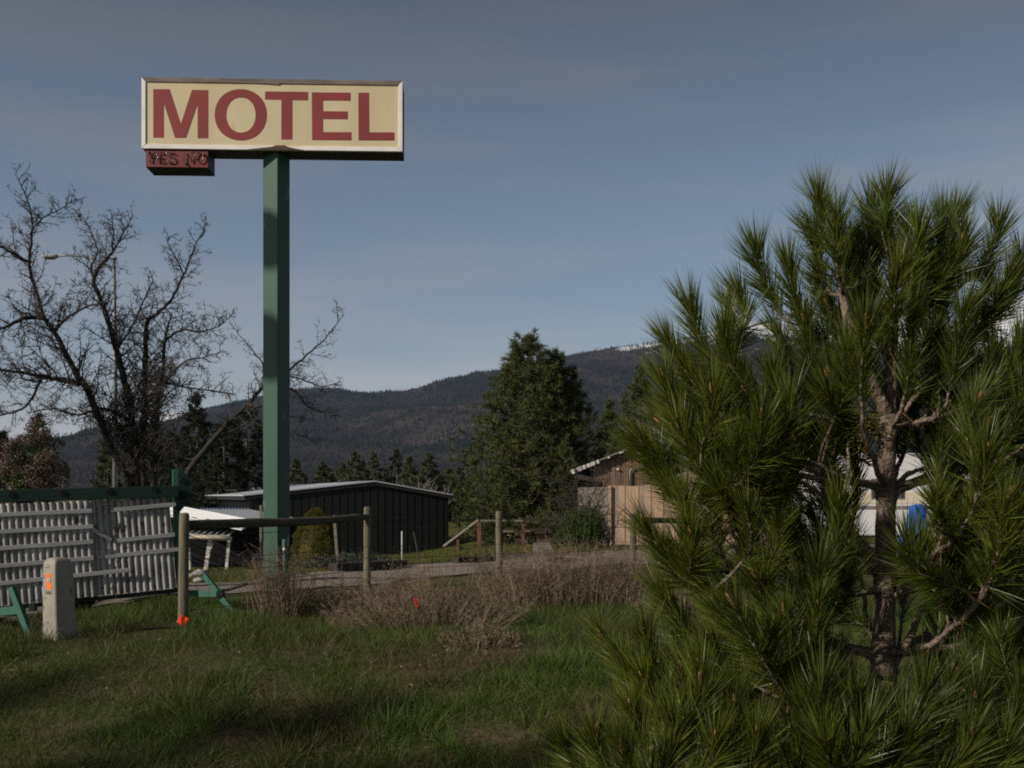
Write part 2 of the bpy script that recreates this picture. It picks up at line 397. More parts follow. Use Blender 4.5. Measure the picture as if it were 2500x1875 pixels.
def on_road(x, y):
    """True where grass must not grow"""
    d = np.full(np.shape(x), 1e9)
    for k in range(0, NU, 2):
        for t in (.15, .5, .85):
            q = A[k] * (1 - t) + B[k] * t
            d = np.minimum(d, (x - q[0]) ** 2 + (y - q[1]) ** 2)
    return d < .6 ** 2

# footpath from the drive up to the pines
pp = [[hit(*q) for q in ((1303, 1374), (1301, 1345), (1302, 1322))], [hit(*q) for q in ((1372, 1370), (1350, 1345), (1341, 1322))]]
pathA, pathB = resample(pp[0], 16), resample(pp[1], 16); V = []
for k in range(6):
    t = k / 5; p = pathA * (1 - t) + pathB * t; p[:, 2] = G(p[:, 0], p[:, 1]) + .03; V.append(p)
V = np.concatenate(V); i = (np.arange(5)[:, None] * 16 + np.arange(15)[None, :]).ravel()
props(link('path', tri_mesh('path', V, np.stack([i, i + 1, i + 17, i + 16], 1), True), None, MT['concrete']), kind='structure', label='short pale footpath across the lawn')

# ------------------------------------------------------------------ mountains
def fbm(x, y, s, o=5, seed=0.0): return mnoise.fractal(Vector((x * s + seed, y * s - seed, seed * .7)), 1.0, 2.0, o)
def mountain(name, prof, Y0, Y1, Y2, nx, ny, material, rough, seed, label):
    px = np.array([p[0] for p in prof], float); py = np.array([p[1] for p in prof], float)
    xs = np.linspace((px[0] - HX) / FPX * Y1, (px[-1] - HX) / FPX * Y1, nx)
    rows = [(Y0 + (Y1 - Y0) * (k / ny)) for k in range(ny + 1)] + [Y1 + (Y2 - Y1) * k / 10 for k in range(1, 11)]
    Vv = []
    for y in rows:
        for x in xs:
            rz = np.interp(x * FPX / Y1 + HX, px, py) + (7 if Y1 == 4000 else 0); rz = (HY - rz) / FPX * Y1
            if y <= Y1:
                s = (y - Y0) / (Y1 - Y0); z = rz * (.22 * s + .78 * s ** 1.5)
                z += rough * math.sin(math.pi * min(1, s * 1.0)) * fbm(x, y, 1 / (Y1 * .09), 5, seed)
                z += rough * .12 * fbm(x, y, 1 / (Y1 * .012), 3, seed + 3) * min(1, s * 4)
            else:
                s = (y - Y1) / (Y2 - Y1); z = rz * (1 - s) - 5 * s
            Vv.append((x, y, EYE - 3 + z + 3))
    Vv = np.array(Vv); n = nx; m = len(rows)
    i = (np.arange(m - 1)[:, None] * n + np.arange(n - 1)[None, :]).ravel()
    me = tri_mesh(name, Vv, np.stack([i, i + 1, i + n + 1, i + n], 1), True)
    o = props(link(name, me, None, material), kind='structure', label=label)
    return xs, np.array(rows), Vv.reshape(m, n, 3)

ridge = [(-700, 1130), (-300, 1105), (0, 1088), (200, 1070), (330, 1048), (430, 1024), (509, 995), (570, 978), (644, 961), (700, 948), (740, 942), (790, 940), (830, 944), (893, 953), (960, 949), (1017, 944), (1050, 930), (1090, 918), (1130, 910), (1170, 903), (1220, 897), (1290, 882), (1367, 866), (1430, 852), (1503, 841), (1605, 829), (1700, 818), (1800, 806), (1900, 812), (2000, 822), (2150, 845), (2300, 852), (2500, 842), (3000, 850), (3500, 900)]
hill_m = bpy.data.materials.new('hill'); hill_m.use_nodes = True
nt = hill_m.node_tree; N = nt.nodes; Lk = nt.links; b = N['Principled BSDF']; b.inputs['Roughness'].default_value = 1; b.inputs['Specular IOR Level'].default_value = 0
ge = N.new('ShaderNodeNewGeometry')
g1 = rp_(nz_(.004, 8).outputs['Fac'], .38, (.024, .024, .020), .62, (.062, .048, .043))
sx = N.new('ShaderNodeSeparateXYZ'); Lk.new(ge.outputs['Position'], sx.inputs[0])
mr = N.new('ShaderNodeMapRange'); mr.inputs['From Min'].default_value = 400; mr.inputs['From Max'].default_value = 620; Lk.new(sx.outputs['Z'], mr.inputs['Value'])
ml = N.new('ShaderNodeMath'); ml.operation = 'MULTIPLY_ADD'; Lk.new(mr.outputs[0], ml.inputs[0]); ml.inputs[1].default_value = .52; Lk.new(nz_(.006, 9).outputs['Fac'], ml.inputs[2])
sn = rp_(ml.outputs[0], .79, (0, 0, 0), .86, (1, 1, 1))
white = N.new('ShaderNodeRGB'); white.outputs[0].default_value = (.62, .64, .68, 1)
Lk.new(mx_(sn, g1, white.outputs[0]), b.inputs['Base Color'])
mxs, mys, MV = mountain('hill', ridge, 1500, 4000, 5600, 230, 110, hill_m, 60, 4.2, 'wooded mountain with a long ridge rising to the right')

snow_m = bpy.data.materials.new('snow'); snow_m.use_nodes = True
nt = snow_m.node_tree; N = nt.nodes; Lk = nt.links; b = N['Principled BSDF']; b.inputs['Roughness'].default_value = .8
ge = N.new('ShaderNodeNewGeometry')
rock = N.new('ShaderNodeRGB'); rock.outputs[0].default_value = (.10, .10, .11, 1)
white = N.new('ShaderNodeRGB'); white.outputs[0].default_value = (.80, .81, .84, 1)
Lk.new(mx_(rp_(nz_(.0032, 9).outputs['Fac'], .60, (0, 0, 0), .66, (1, 1, 1)), white.outputs[0], rock.outputs[0]), b.inputs['Base Color'])
mountain('snow_mountain', [(1500, 900), (1700, 830), (1780, 792), (1830, 782), (1900, 790), (1990, 812), (2080, 800), (2160, 772), (2250, 780), (2340, 790), (2420, 752), (2480, 728), (2560, 702), (2700, 740), (3000, 860)], 5600, 8200, 9200, 90, 40, snow_m, 110, 1.3, 'snow covered summits rising behind the wooded ridge')
mountain('snow_peak', [(250, 1100), (340, 1040), (390, 1016), (425, 1004), (470, 1012), (540, 1060), (640, 1110)], 6800, 8300, 9200, 30, 20, snow_m, 60, 2.3, 'small distant snowy peak left of the sign pole')

# forest on the mountain: tens of thousands of conifers that read as one mass
n = 80000
u = rng.random(n) ** .8; fx = rng.random(n)
px_ = 330 + fx * 1900
yy = 1500 + (4015 - 1500) * u
xx = (px_ - HX) / FPX * 4000
ci = np.clip(np.interp(xx, mxs, np.arange(len(mxs))), 0, len(mxs) - 1.001); ri = np.clip(np.interp(yy, mys, np.arange(len(mys))), 0, len(mys) - 1.001)
c0 = ci.astype(int); r0 = ri.astype(int); fc = ci - c0; fr = ri - r0
Zm = MV[:, :, 2]
zz = (Zm[r0, c0] * (1 - fc) + Zm[r0, c0 + 1] * fc) * (1 - fr) + (Zm[r0 + 1, c0] * (1 - fc) + Zm[r0 + 1, c0 + 1] * fc) * fr
dens = np.array([.5 + .9 * mnoise.noise(Vector((a / 260, b_ / 260, 1.7))) for a, b_ in zip(xx, yy)])
keep = rng.random(n) < np.clip(dens + .50 - .52 * sstep(360, 560, zz), .08, 1)
xx, yy, zz = xx[keep], yy[keep], zz[keep]; n = len(xx)
hh = rng.uniform(6, 13, n); rr = hh * rng.uniform(.13, .22, n)
base = np.stack([xx, yy, zz - 1], 1); a0 = rng.random(n) * 6.28
V = np.zeros((n, 5, 3))
for k in range(4):
    V[:, k] = base + np.stack([np.cos(a0 + k * 1.5708) * rr, np.sin(a0 + k * 1.5708) * rr, hh * .06], 1)
V[:, 4] = base + np.stack([rng.normal(size=n) * .3, rng.normal(size=n) * .3, hh], 1)
bi = (np.arange(n) * 5)[:, None]
T = np.concatenate([bi + [k, (k + 1) % 4, 4] for k in range(4)], 1).reshape(-1, 3)
forest_m = mat('forest', (.028, .021, .021), (.011, .017, .011), .9, .0035, detail=5, spec=.1, island=.35, ramp=(.40, .60))
props(link('forest', tri_mesh('forest', V.reshape(-1, 3), T), None, forest_m), 'dark conifer forest covering the mountain slope', 'forest', kind='stuff')

# ------------------------------------------------------------------ motel sign
PY = 15.5
pc = P(675, 1480, PY)                                # pole foot
sign = thing('motel_sign', gp(pc.x, PY), 'cream motel sign with red letters on a tall green pole', 'sign')
# cabinet front: local axes, u to the right, v up, n towards the viewer
FL = P(347, 363.5, 15.20); FRp = P(983, 370, 15.34)
uS = (FRp - FL); uS.z = 0; WS = uS.length; uS.normalize(); vS = Vector((0, 0, 1)); nS = uS.cross(vS) * 1.0
if nS.y > 0: nS = -nS
k_ = WS / 2010.0                                     # metres per pixel of the close-up view
HS = 550 * k_                                        # height of the cabinet
SO = FL.copy()
def sg(u, v, n=0): return SO + uS * u + vS * v + nS * n
DEP = .43
mb = MB(); mb.box(sg(WS / 2, HS / 2, -DEP / 2), (WS - .004, DEP, HS - .004), uS); mb.build('cabinet', MT['sign_box'], sign, .004)
FW = 33 * k_                                         # frame width
def bar(poly, m, name, lab=None):
    b_ = MB(); o0 = sg(0, 0, .028); b_.prism(poly, o0, uS, vS, -.05); o = b_.build(name, m, sign, .004, 2)
    if lab: o['label'] = lab
    return o
g = .004
bar([(0, 0), (FW - g, FW), (FW - g, HS - FW), (0, HS)], MT['sign_white'], 'frame')
bar([(WS, HS), (WS - FW + g, HS - FW), (WS - FW + g, FW), (WS, 0)], MT['sign_white'], 'frame')
bar([(g, 0), (WS - g, 0), (WS - FW - g, FW), (WS * .62, FW), (WS * .60, FW * .92), (WS * .55, FW * .9), (WS * .5, FW * 1.0), (WS * .44, FW), (FW + g, FW)], MT['sign_white'], 'frame')
bar([(WS - g, HS), (g, HS), (FW + g, HS - FW), (WS * .42, HS - FW), (WS * .48, HS - FW * 1.12), (WS * .52, HS - FW * 1.3), (WS * .53, HS - FW * 1.0), (WS - FW - g, HS - FW)], MT['sign_top'], 'frame', 'weathered grey brown top frame')
b_ = MB(); b_.prism([(WS * .405, 0.003), (WS * .62, 0.003), (WS * .585, FW * .35), (WS * .56, FW * .72), (WS * .545, FW * 1.12), (WS * .53, FW * 1.05), (WS * .515, FW * 1.12), (WS * .50, FW * .78), (WS * .455, FW * .42)], sg(0, 0, .031), uS, vS, -.01)
b_.build('rust_patch', MT['rust'], sign)
b_ = MB(); b_.prism([(FW * .8, FW * .8), (WS - FW * .8, FW * .8), (WS - FW * .8, HS - FW * .8), (FW * .8, HS - FW * .8)], sg(0, 0, .012), uS, vS, -.01)
face = b_.build('face_panel', MT['sign_cream'], sign)
# letters: outlines measured on the face
def lp(x, y): return ((x - 85) * k_, (612 + (x - 85) * 18 / 2010 - y) * k_)
def letter(poly):
    b_ = MB(); b_.prism([lp(*p) for p in poly], sg(0, 0, .0155), uS, vS, -.003); o = b_.build('letter', MT['sign_red'], sign)
letter([(172, 527), (172, 152), (297, 152), (383, 422), (468, 156), (592, 157), (592, 530), (512, 530), (512, 262), (422, 528), (338, 527), (252, 258), (252, 527)])
def ring(cx, cy, rx, ry, e, n=56):
    out = []
    for q in range(n):
        a = 2 * math.pi * q / n; c, s_ = math.cos(a), math.sin(a)
        out.append((cx + rx * math.copysign(abs(c) ** e, c), cy + ry * math.copysign(abs(s_) ** e, s_)))
    return out
o1 = [lp(*p) for p in ring(843, 347, 200, 199, .95)]; o2 = [lp(*p) for p in ring(844, 349, 113, 136, .95)]
b_ = MB(); n = len(o1)
vs = [sg(*p, .0155) for p in o1] + [sg(*p, .0155) for p in o2] + [sg(*p, .0125) for p in o1] + [sg(*p, .0125) for p in o2]
fs = []
for q in range(n):
    r_ = (q + 1) % n
    fs += [(q, r_, n + r_, n + q), (q, r_, 2 * n + r_, 2 * n + q), (n + q, n + r_, 3 * n + r_, 3 * n + q)]
b_.add(vs, fs); b_.build('letter', MT['sign_red'], sign)
letter([(1030, 165), (1361, 167), (1361, 232), (1240, 231), (1240, 537), (1156, 537), (1156, 229), (1030, 228)])
letter([(1391, 170), (1690, 171), (1690, 234), (1477, 233), (1477, 317), (1668, 317), (1668, 378), (1477, 377), (1477, 479), (1697, 479), (1697, 542), (1393, 541)])
letter([(1751, 171), (1833, 171), (1835, 479), (2031, 479), (2031, 542), (1753, 542)])
# vacancy box
x0, x1 = (112 - 85) * k_, (590 - 85) * k_
VB = -(752 - 613) * k_; VH = (752 - 622) * k_
vb = MB(); vb.box(sg((x0 + x1) / 2, VB + VH / 2 + .004, -.012 - .20), (x1 - x0, .40, VH + .012), uS); vbo = vb.build('vacancy_box', MT['vac_black'], sign, .004)
vb = MB(); vb.box(sg((x0 + x1) / 2, VB + VH / 2, -.006), (x1 - x0 - .004, .008, VH - .006), uS); vb.build('front_panel', MT['vac_red'], vbo)
def vz(x, y, n=.026): return sg(x0 + (x - 170) / 1680 * (x1 - x0), VB + (640 - y) / 455 * VH, n)
def arc(cx, cy, rx, ry, a0, a1, n=18): return [(cx + rx * math.cos(R(a0 + (a1 - a0) * q / n)), cy - ry * math.sin(R(a0 + (a1 - a0) * q / n))) for q in range(n + 1)]
def neon(strokes):
    b_ = MB()
    for s_ in strokes:
        b_.tube([vz(*p) for p in s_], .0075, 8)
        for e in (s_[0], s_[-1]): b_.tube([vz(*e), vz(e[0], e[1], 0)], .006, 6)
    return b_.build('neon_tube', MT['neon_glass'], vbo)
neon([[(215, 235), (300, 380), (385, 245)], [(300, 380), (300, 505)]])
neon([[(650, 262), (480, 262), (480, 510), (660, 510)], [(480, 388), (620, 388)]])
neon([arc(840, 300, 95, 62, 20, 200) + arc(835, 440, 105, 85, 85, -150)])
neon([[(1215, 510), (1215, 232), (1400, 500), (1412, 230)]])
neon([arc(1625, 370, 112, 135, 100, 440, 30)])
for ex, ey in ((250, 250), (780, 485), (1243, 540), (1490, 405), (1728, 292)):
    b_ = MB(); b_.tube([vz(ex, ey, .0), vz(ex, ey, .035)], [.017, .013], 12); b_.build('electrode', MT['neon_glass'], vbo)
for q in ((820, 690, -.2), (1700, 665, -.3)):
    b_ = MB(); b_.tube([vz(q[0], 640, q[2]), vz(q[0] + 2, q[1], q[2])], .004, 6); b_.build('bolt', MT['wire'], vbo)
# pole
sd = .258; an = R(-118.9)
lnorm = Vector((math.cos(an), math.sin(an), 0))
pz0 = float(G(pc.x, PY)) - .3; pz1 = sg(0, 0).z + .03
b_ = MB(); b_.box((pc.x, PY, (pz0 + pz1) / 2), (sd, sd, pz1 - pz0), lnorm); pole = b_.build('pole', MT['pole_green'], sign, .012, 2)
rn = Vector((math.cos(an + math.pi / 2), math.sin(an + math.pi / 2), 0))
# outlet box and conduit on the dark face
fc_ = Vector((pc.x, PY, 0)) + rn * (sd / 2 + .02)
bx = P(702, 1326, PY - .05)
cz = bx.z
ob = MB(); ob.box(Vector((fc_.x, fc_.y, cz)) + rn * .025 + lnorm * .02, (.10, .07, .105), lnorm); obx = ob.build('outlet_box', MT['trailer_green'], pole, .006)
ob = MB()
for dz in (.022, -.022):
    q = Vector((fc_.x, fc_.y, cz + dz)) + rn * .06 + lnorm * .02
    ob.tube([q, q + rn * .012], .017, 10)
ob.build('outlet', MT['galv'], pole)
ob = MB(); q = Vector((fc_.x, fc_.y, cz - .053)) + rn * .025 + lnorm * .045
ob.tube([q, q - Vector((0, 0, .05))], .021, 10); ob.build('conduit_fitting', MT['white'], pole)
ob = MB(); ob.tube([q - Vector((0, 0, .05)), q - Vector((0, 0, .35)), q - Vector((0, 0, .95))], .018, 10); ob.build('conduit', MT['trailer_green'], pole)

# ------------------------------------------------------------------ portable arrow sign trailer seen from behind
TA = P(0, 1482, 14.0); TB = P(433, 1437.5, 14.85)
uT = (TB - TA).normalized(); vT = Vector((0, 0, 1)) - uT * uT.z; vT.normalize(); nT = uT.cross(vT)
if nT.y > 0: nT = -nT
LT = (TB - TA).length; EXT = -1.5                     # carries on out of the picture to the left
trl = thing('arrow_sign_trailer', gp((TA.x + TB.x) / 2, (TA.y + TB.y) / 2), 'green framed portable arrow sign with dirty white corrugated back panels', 'sign trailer')
def tp(u, v, n=0): return TA + uT * u + vT * v + nT * n
def tpx(px, py, n=0.0):
    """picture position carried onto the panel plane"""
    d = P(px, py, 1) - Vector((0, 0, EYE)); o = Vector((0, 0, EYE)); pl = TA + nT * n
    t = (pl - o).dot(nT) / d.dot(nT); q = o + d * t - TA
    return q.dot(uT), q.dot(vT)
def PHt(u): return 1.282 - .078 * u / LT
# corrugated sheets: half round ribs
def corr(name, u0, u1, v0, n0, n1, pitch=.080, bow=0.0):
    b_ = MB(); nu = int((u1 - u0) / pitch * 14); vs = []; rows = 9
    for j in range(rows):
        for q in range(nu + 1):
            u = u0 + (u1 - u0) * q / nu; v = v0 + (PHt(u) - .015 - v0) * j / (rows - 1); ph = ((u + .004 * math.sin(u * 5)) / pitch) % 1
            h = .036 * (math.sin(math.pi * ph / .88) ** .6 if 0 < ph < .88 else 0)
            wob = .005 * math.sin(u * 9 + j * 1.7) + bow * math.sin(math.pi * j / (rows - 1)) * math.sin(u * 2)
            vs.append(tp(u, v + .006 * math.sin(q * .35), n0 + (n1 - n0) * j / (rows - 1) + h + wob))
    fs = [(j * (nu + 1) + q, j * (nu + 1) + q + 1, (j + 1) * (nu + 1) + q + 1, (j + 1) * (nu + 1) + q) for j in range(rows - 1) for q in range(nu)]
    b_.add(vs, fs, 0, True); return b_.build(name, MT['fibre'], trl, recalc=False)
uj = tpx(226, 1300)[0]
corr('corrugated_panel', EXT, uj, .02, .075, .075)
corr('corrugated_panel', uj - .10, LT - .02, .02, .055, -.005, bow=.008)
# slats across the back
def slat(p0, p1, w=.052):
    n0 = .118 if p1[0] < 240 or p0[0] < 0 else .062
    a = tpx(*p0, n=n0); c = tpx(*p1, n=n0)
    b_ = MB(); b_.beam(tp(*a, n0), tp(*c, n0), .018, w, up=vT); b_.build('slat', MT['slat'], trl, .003)
for l, r in (((-260, 1268), (225, 1247)), ((-260, 1313), (227, 1285)), ((-260, 1358), (228, 1322)), ((-260, 1404), (229, 1362)), ((-260, 1452), (320, 1391)),
             ((279, 1245), (429, 1231)), ((285, 1320), (427, 1305)), ((229, 1362), (436, 1341))):
    slat(l, r)
a = tpx(224, 1291, .05); c = tpx(272, 1318, .05)
b_ = MB(); b_.beam(tp(*a, .10), tp(*c, .075), .02, .05, up=vT); b_.build('slat', MT['slat'], trl, .003)
# frame
bt = tpx(433, 1188, 0)[1]
b_ = MB(); b_.beam(tp(EXT, -.02, .0), tp(LT + .03, -.02, .0), .07, .05, up=vT); b_.build('bottom_rail', MT['trailer_shaded'], trl, .004)
a = tpx(-300, 1220, 0); c = tpx(434, 1199.5, 0)
b_ = MB(); b_.beam(tp(*a, .055), tp(*c, .055), .07, .150, up=vT); ab = b_.build('arrow_board', MT['trailer_shaded'], trl, .006)
up_ = tpx(428, 1146)[1]
a = tpx(434, 1440, -.06); c = tpx(429, 1146, -.06)
b_ = MB(); b_.beam(tp(*a, -.06), tp(*c, -.06), .085, .055, up=nT)
b_.build('post', MT['trailer_green'], trl, .004)
b_ = MB()                                             # arrow head
ah = [tpx(434, 1152), tpx(447, 1150), tpx(487, 1194), tpx(441, 1248), tpx(434, 1252)]
b_.prism(ah, tp(0, 0, .0), uT, vT, .06 if uT.cross(vT).dot(nT) < 0 else -.06); b_.build('arrow_head', MT['trailer_shaded'], trl, .004)
for q in ((28, 1207), (152, 1203), (266, 1199), (375, 1194), (-108, 1212), (446, 1174), (475, 1192), (448, 1211)):
    a = tpx(q[0], q[1], .03); b_ = MB(); nn = .085 if q[0] < 434 else -.002
    b_.tube([tp(a[0], a[1], nn), tp(a[0], a[1], nn + .016)], [.044, .042], 18)
    b_.build('lamp_socket', MT['black'], trl, .003)
# outriggers and skids
def beam_t(name, a, c, w, h, m=MT['trailer_green']):
    b_ = MB(); b_.beam(a, c, w, h); return b_.build(name, m, trl, .004)
lf = hit(77, 1550); lt_ = P(28, 1434, lf.y + .12)
beam_t('leg', lf + Vector((0, 0, -.05)), lt_, .055, .075)
rf = hit(574, 1492); rt_ = P(500, 1405, rf.y + .30)
beam_t('leg', rf + Vector((0, 0, -.04)), rt_, .055, .075)
rm = rf.lerp(rt_, .47); 
beam_t('outrigger', P(437, 1448, 15.1), rm + Vector((-.02, .03, 0)), .06, .085)
lm = lf.lerp(lt_, .52)
beam_t('outrigger', P(-70, 1500, 13.3), lm + Vector((0, .05, 0)), .06, .09)
b_ = MB(); b_.box(rm + Vector((.0, -.01, 0)), (.09, .10, .09)); b_.build('bracket', MT['black'], trl, .005)
b_ = MB(); b_.box(lm + Vector((.10, .06, .02)), (.07, .07, .07)); b_.build('bracket', MT['black'], trl, .005)
# axle, wheel under the frame
wq = tp(LT * .55, -.05, -.45); wz = float(G(wq.x, wq.y)) + .27
for s_ in (0.0, -1.1):
    c = tp(LT * .42, 0, -.35 + s_); c.z = wz
    wh = MB(); wh.tube([c - nT * .085, c + nT * .085], [.27, .27], 20); wo = wh.build('wheel', MT['rubber'], trl, .03)
    wh = MB(); wh.tube([c + nT * .078, c + nT * .092], [.15, .14], 16); wh.build('rim', MT['galv'], wo)

# ------------------------------------------------------------------ telecom pedestal
pb = hit(146, 1558); pY = pb.y
ped = thing('utility_pedestal', pb, 'grey beige telecom pedestal with an orange warning sticker', 'utility box')
pan = math.atan2(-.90, -.62)                           # which way the narrow lit face looks
nl = Vector((math.cos(pan), math.sin(pan), 0)); nr = Vector((-nl.y, nl.x, 0)) 
def lathe_box(name, prof, mat_, parent, n=64, e=.26, lean=(0, 0), wx=1.0, wy=1.0):
    b_ = MB(); vs = []
    for z, r in prof:
        for q in range(n):
            a = 2 * math.pi * q / n; c, s_ = math.cos(a), math.sin(a)
            X = math.copysign(abs(c) ** e, c) * r * wx; Y_ = math.copysign(abs(s_) ** e, s_) * r * wy
            vs.append(pb + nl * X + nr * Y_ + Vector((lean[0] * z, lean[1] * z, z)))
    fs = [(j * n + q, j * n + (q + 1) % n, (j + 1) * n + (q + 1) % n, (j + 1) * n + q) for j in range(len(prof) - 1) for q in range(n)]
    fs.append(tuple((len(prof) - 1) * n + q for q in range(n)))
    b_.add(vs, fs, 0, True); return b_.build(name, mat_, parent)
lean = (-.025, 0)
lathe_box('base', [(-.1, .134), (.11, .130), (.118, .126)], MT['pedestal'], ped, lean=lean, wx=1.0)
cov = lathe_box('cover', [(.118, .123), (.3, .120), (.55, .115), (.70, .111), (.755, .108), (.785, .099), (.81, .080), (.822, .055), (.826, .02)], MT['pedestal'], ped, lean=lean)
def pf(y, z, n=.0): 
    r = float(np.interp(z, [.118, .3, .55, .70, .755], [.123, .120, .115, .111, .108])) + n
    return pb + nl * (r) + nr * y + Vector((lean[0] * z, 0, z))
def quad_on(name, y0, y1, z0, z1, m, n=.0015, par=cov):
    b_ = MB(); vs = [pf(y0, z0, n), pf(y1, z0, n), pf(y1, z1, n), pf(y0, z1, n)]
    vs += [v - nl * .003 for v in vs]
    b_.add(vs, [(0, 1, 2, 3), (7, 6, 5, 4), (0, 1, 5, 4), (1, 2, 6, 5), (2, 3, 7, 6), (3, 0, 4, 7)])
    return b_.build(name, m, par)
st = quad_on('sticker', -.040, .050, .505, .665, MT['orange'])
b_ = MB(); c = pf(.012, .60, .002); b_.tube([c, c + nl * .002], .031, 24); b_.build('emblem_ring', MT['ink'], cov)
b_ = MB(); c = pf(.012, .60, .0045); b_.tube([c, c + nl * .001], .025, 24); b_.build('emblem_disc', MT['white'], cov)
b_ = MB(); c = pf(.012, .60, .0062)
for a in (45, 135):
    d = nr * math.cos(R(a)) + Vector((0, 0, 1)) * math.sin(R(a)); b_.beam(c - d * .02, c + d * .02, .006, .0015, up=nl)
b_.beam(c + Vector((0, 0, -.018)), c + Vector((0, 0, .012)), .004, .0015, up=nl)
b_.build('emblem_cross', MT['ink'], cov)
cu = bpy.data.curves.new('number', 'FONT'); cu.body = 'CB 181 E'; cu.size = .05; cu.extrude = .0006; cu.align_x = 'CENTER'
to = bpy.data.objects.new('number', cu); COL.objects.link(to); bpy.context.view_layer.update()
tm = bpy.data.meshes.new_from_object(to.evaluated_get(bpy.context.evaluated_depsgraph_get())); bpy.data.objects.remove(to)
from mathutils import Matrix
wid = max(v.co.x for v in tm.vertices) - min(v.co.x for v in tm.vertices)
oo = pf(.006, .455, .002)
tm.transform(Matrix(((nr.x * .098 / wid, 0, nl.x, oo.x), (nr.y * .098 / wid, 0, nl.y, oo.y), (0, .9, 0, oo.z), (0, 0, 0, 1))))
link('number', tm, cov, MT['ink'])
quad_on('hasp_slot', -.055, .03, .722, .728, MT['ink']); quad_on('hasp_slot', -.02, .03, .742, .747, MT['ink'])
b_ = MB(); c = pf(-.01, .17, .0); b_.tube([c, c + nl * .004], .009, 10); b_.build('bolt', MT['ink'], cov)

# ------------------------------------------------------------------ fence along the bank
FP = [(450, 1252, 1528, 25, 13.2), (897, 1237, 1478, 18.5, 15.7), (1218, 1248, 1440, 16.5, 18.2), (1546, 1254, 1405, 17, 20.6), (1850, 1256, 1390, 17, 23.0)]
fen = thing('wire_fence', gp(P(450, 1528, 13.2).x, 13.2), 'wooden post and log rail fence strung with rusty barbed wire', 'fence')
ptops = []; pfeet = []
for q, (px, pt, pbm, wd, Y) in enumerate(FP):
    top = P(px, pt, Y); r_ = wd / 2 * Y / FPX; bz = float(G(top.x, Y)) - .15
    b_ = MB(); hgt = top.z - bz; pts = []; rad = []
    lx = (.012, .006, -.008, .004, 0)[q]
    for k in range(9):
        t = k / 8; pts.append((top.x - lx * (1 - t) * hgt, Y, bz + hgt * t * .985)); rad.append(r_ * (1.03 - .06 * t + .02 * math.sin(k * 2.1 + q)))
    pts.append((top.x, Y, top.z)); rad.append(r_ * .72)
    b_.tube(pts, rad, 14); b_.build('post', MT['post_wood'], fen)
    ptops.append(top); pfeet.append(Vector((top.x, Y, bz + .15)))
def log_rail(a, c, r0, r1, name='rail'):
    b_ = MB(); n = 12; pts = []; rad = []
    for k in range(n + 1):
        t = k / n; p = a.lerp(c, t); p.z += -.012 * math.sin(math.pi * t) + .006 * math.sin(7 * t); pts.append(p); rad.append(r0 + (r1 - r0) * t + .003 * math.sin(k * 1.9))
    rad[-1] *= .75; b_.tube(pts, rad, 12); return b_.build(name, MT['rail_wood'], fen)
log_rail(P(452, 1283, 13.24), P(896, 1263, 15.66), .060, .052)
log_rail(P(1548, 1270, 20.6), P(1850, 1271, 23.0), .055, .05)
def wire(a, c, sag=.012, barb=True, wv=0.0):
    b_ = MB(); n = 16
    pts = []
    for k in range(n + 1):
        t = k / n; p = a.lerp(c, t); p.z -= sag * math.sin(math.pi * t) * 1.0 + wv * math.sin(t * 23); pts.append(p)
    b_.tube(pts, .0032, 4, cap=False)
    if barb:
        L = (c - a).length; m = int(L / .14)
        for k in range(1, m):
            p = a.lerp(c, k / m); p.z -= sag * math.sin(math.pi * k / m)
            s_ = rng.normal(size=3); s_ = Vector(s_).normalized() * .017
            b_.tube([p - s_, p + s_], .0025, 3, cap=False)
    b_.build('wire', MT['wire'], fen)
for q in range(4):
    a, c, fa, fc2 = ptops[q], ptops[q + 1], pfeet[q], pfeet[q + 1]
    off = Vector((.03, -.07, 0))
    for h in (.90, .80, .58, .46, .34, .22, .12):
        wire(fa.lerp(a, h) + off, fc2.lerp(c, h) + off, .01 + .01 * rng.random(), barb=h > .7, wv=.002)
    b_ = MB(); L = (c - a).length                        # vertical stays of the woven wire
    m = int(L / .17)
    for k in range(1, m):
        t = k / m; f_ = fa.lerp(fc2, t) + off; t_ = a.lerp(c, t) + off
        b_.tube([f_.lerp(t_, .02), f_.lerp(t_, .58)], .0022, 3, cap=False)
    b_.build('mesh_stays', MT['wire'], fen)
off = Vector((.02, -.08, 0))
wire(ptops[0] + Vector((0, 0, -.24)) + off, pfeet[1] + Vector((0, 0, .10)) + off, 0, False, .002)
wire(pfeet[0] + Vector((0, 0, .12)) + off, ptops[1] + Vector((0, 0, -.20)) + off, 0, False, .002)

# orange marking flags
def flag(px, py, sz, rot, Y, label, stem_to=None, squash=1.0):
    c = P(px, py, Y); t = thing('marker_flag', gp(c.x, Y), label, 'flag', 'orange marking flags in the grass')
    b_ = MB(); n = 6; vs = []
    for j in range(n + 1):
        for k in range(n + 1):
            a = (k / n - .5) * sz * squash; d = (j / n - .5) * sz
            x = a * math.cos(rot) - d * math.sin(rot); z = a * math.sin(rot) + d * math.cos(rot)
            vs.append(c + Vector((x, -.01 + .012 * math.sin(k * 1.3 + j * .6), z)))
    m = n + 1
    fs = [(j * m + k, j * m + k + 1, (j + 1) * m + k + 1, (j + 1) * m + k) for j in range(n) for k in range(n)]
    b_.add(vs, fs, 0, True); o = b_.build('cloth', MT['flag'], t, recalc=False)
    sm = o.modifiers.new('thick', 'SOLIDIFY'); sm.thickness = .0015
    b_ = MB(); b_.tube([c + Vector((-sz * .3 * squash, .0, sz * .2)), (c.x - sz * .3 * squash, Y, float(G(c.x, Y)) - .05)], .002, 5); b_.build('wire_stem', MT['wire'], t)
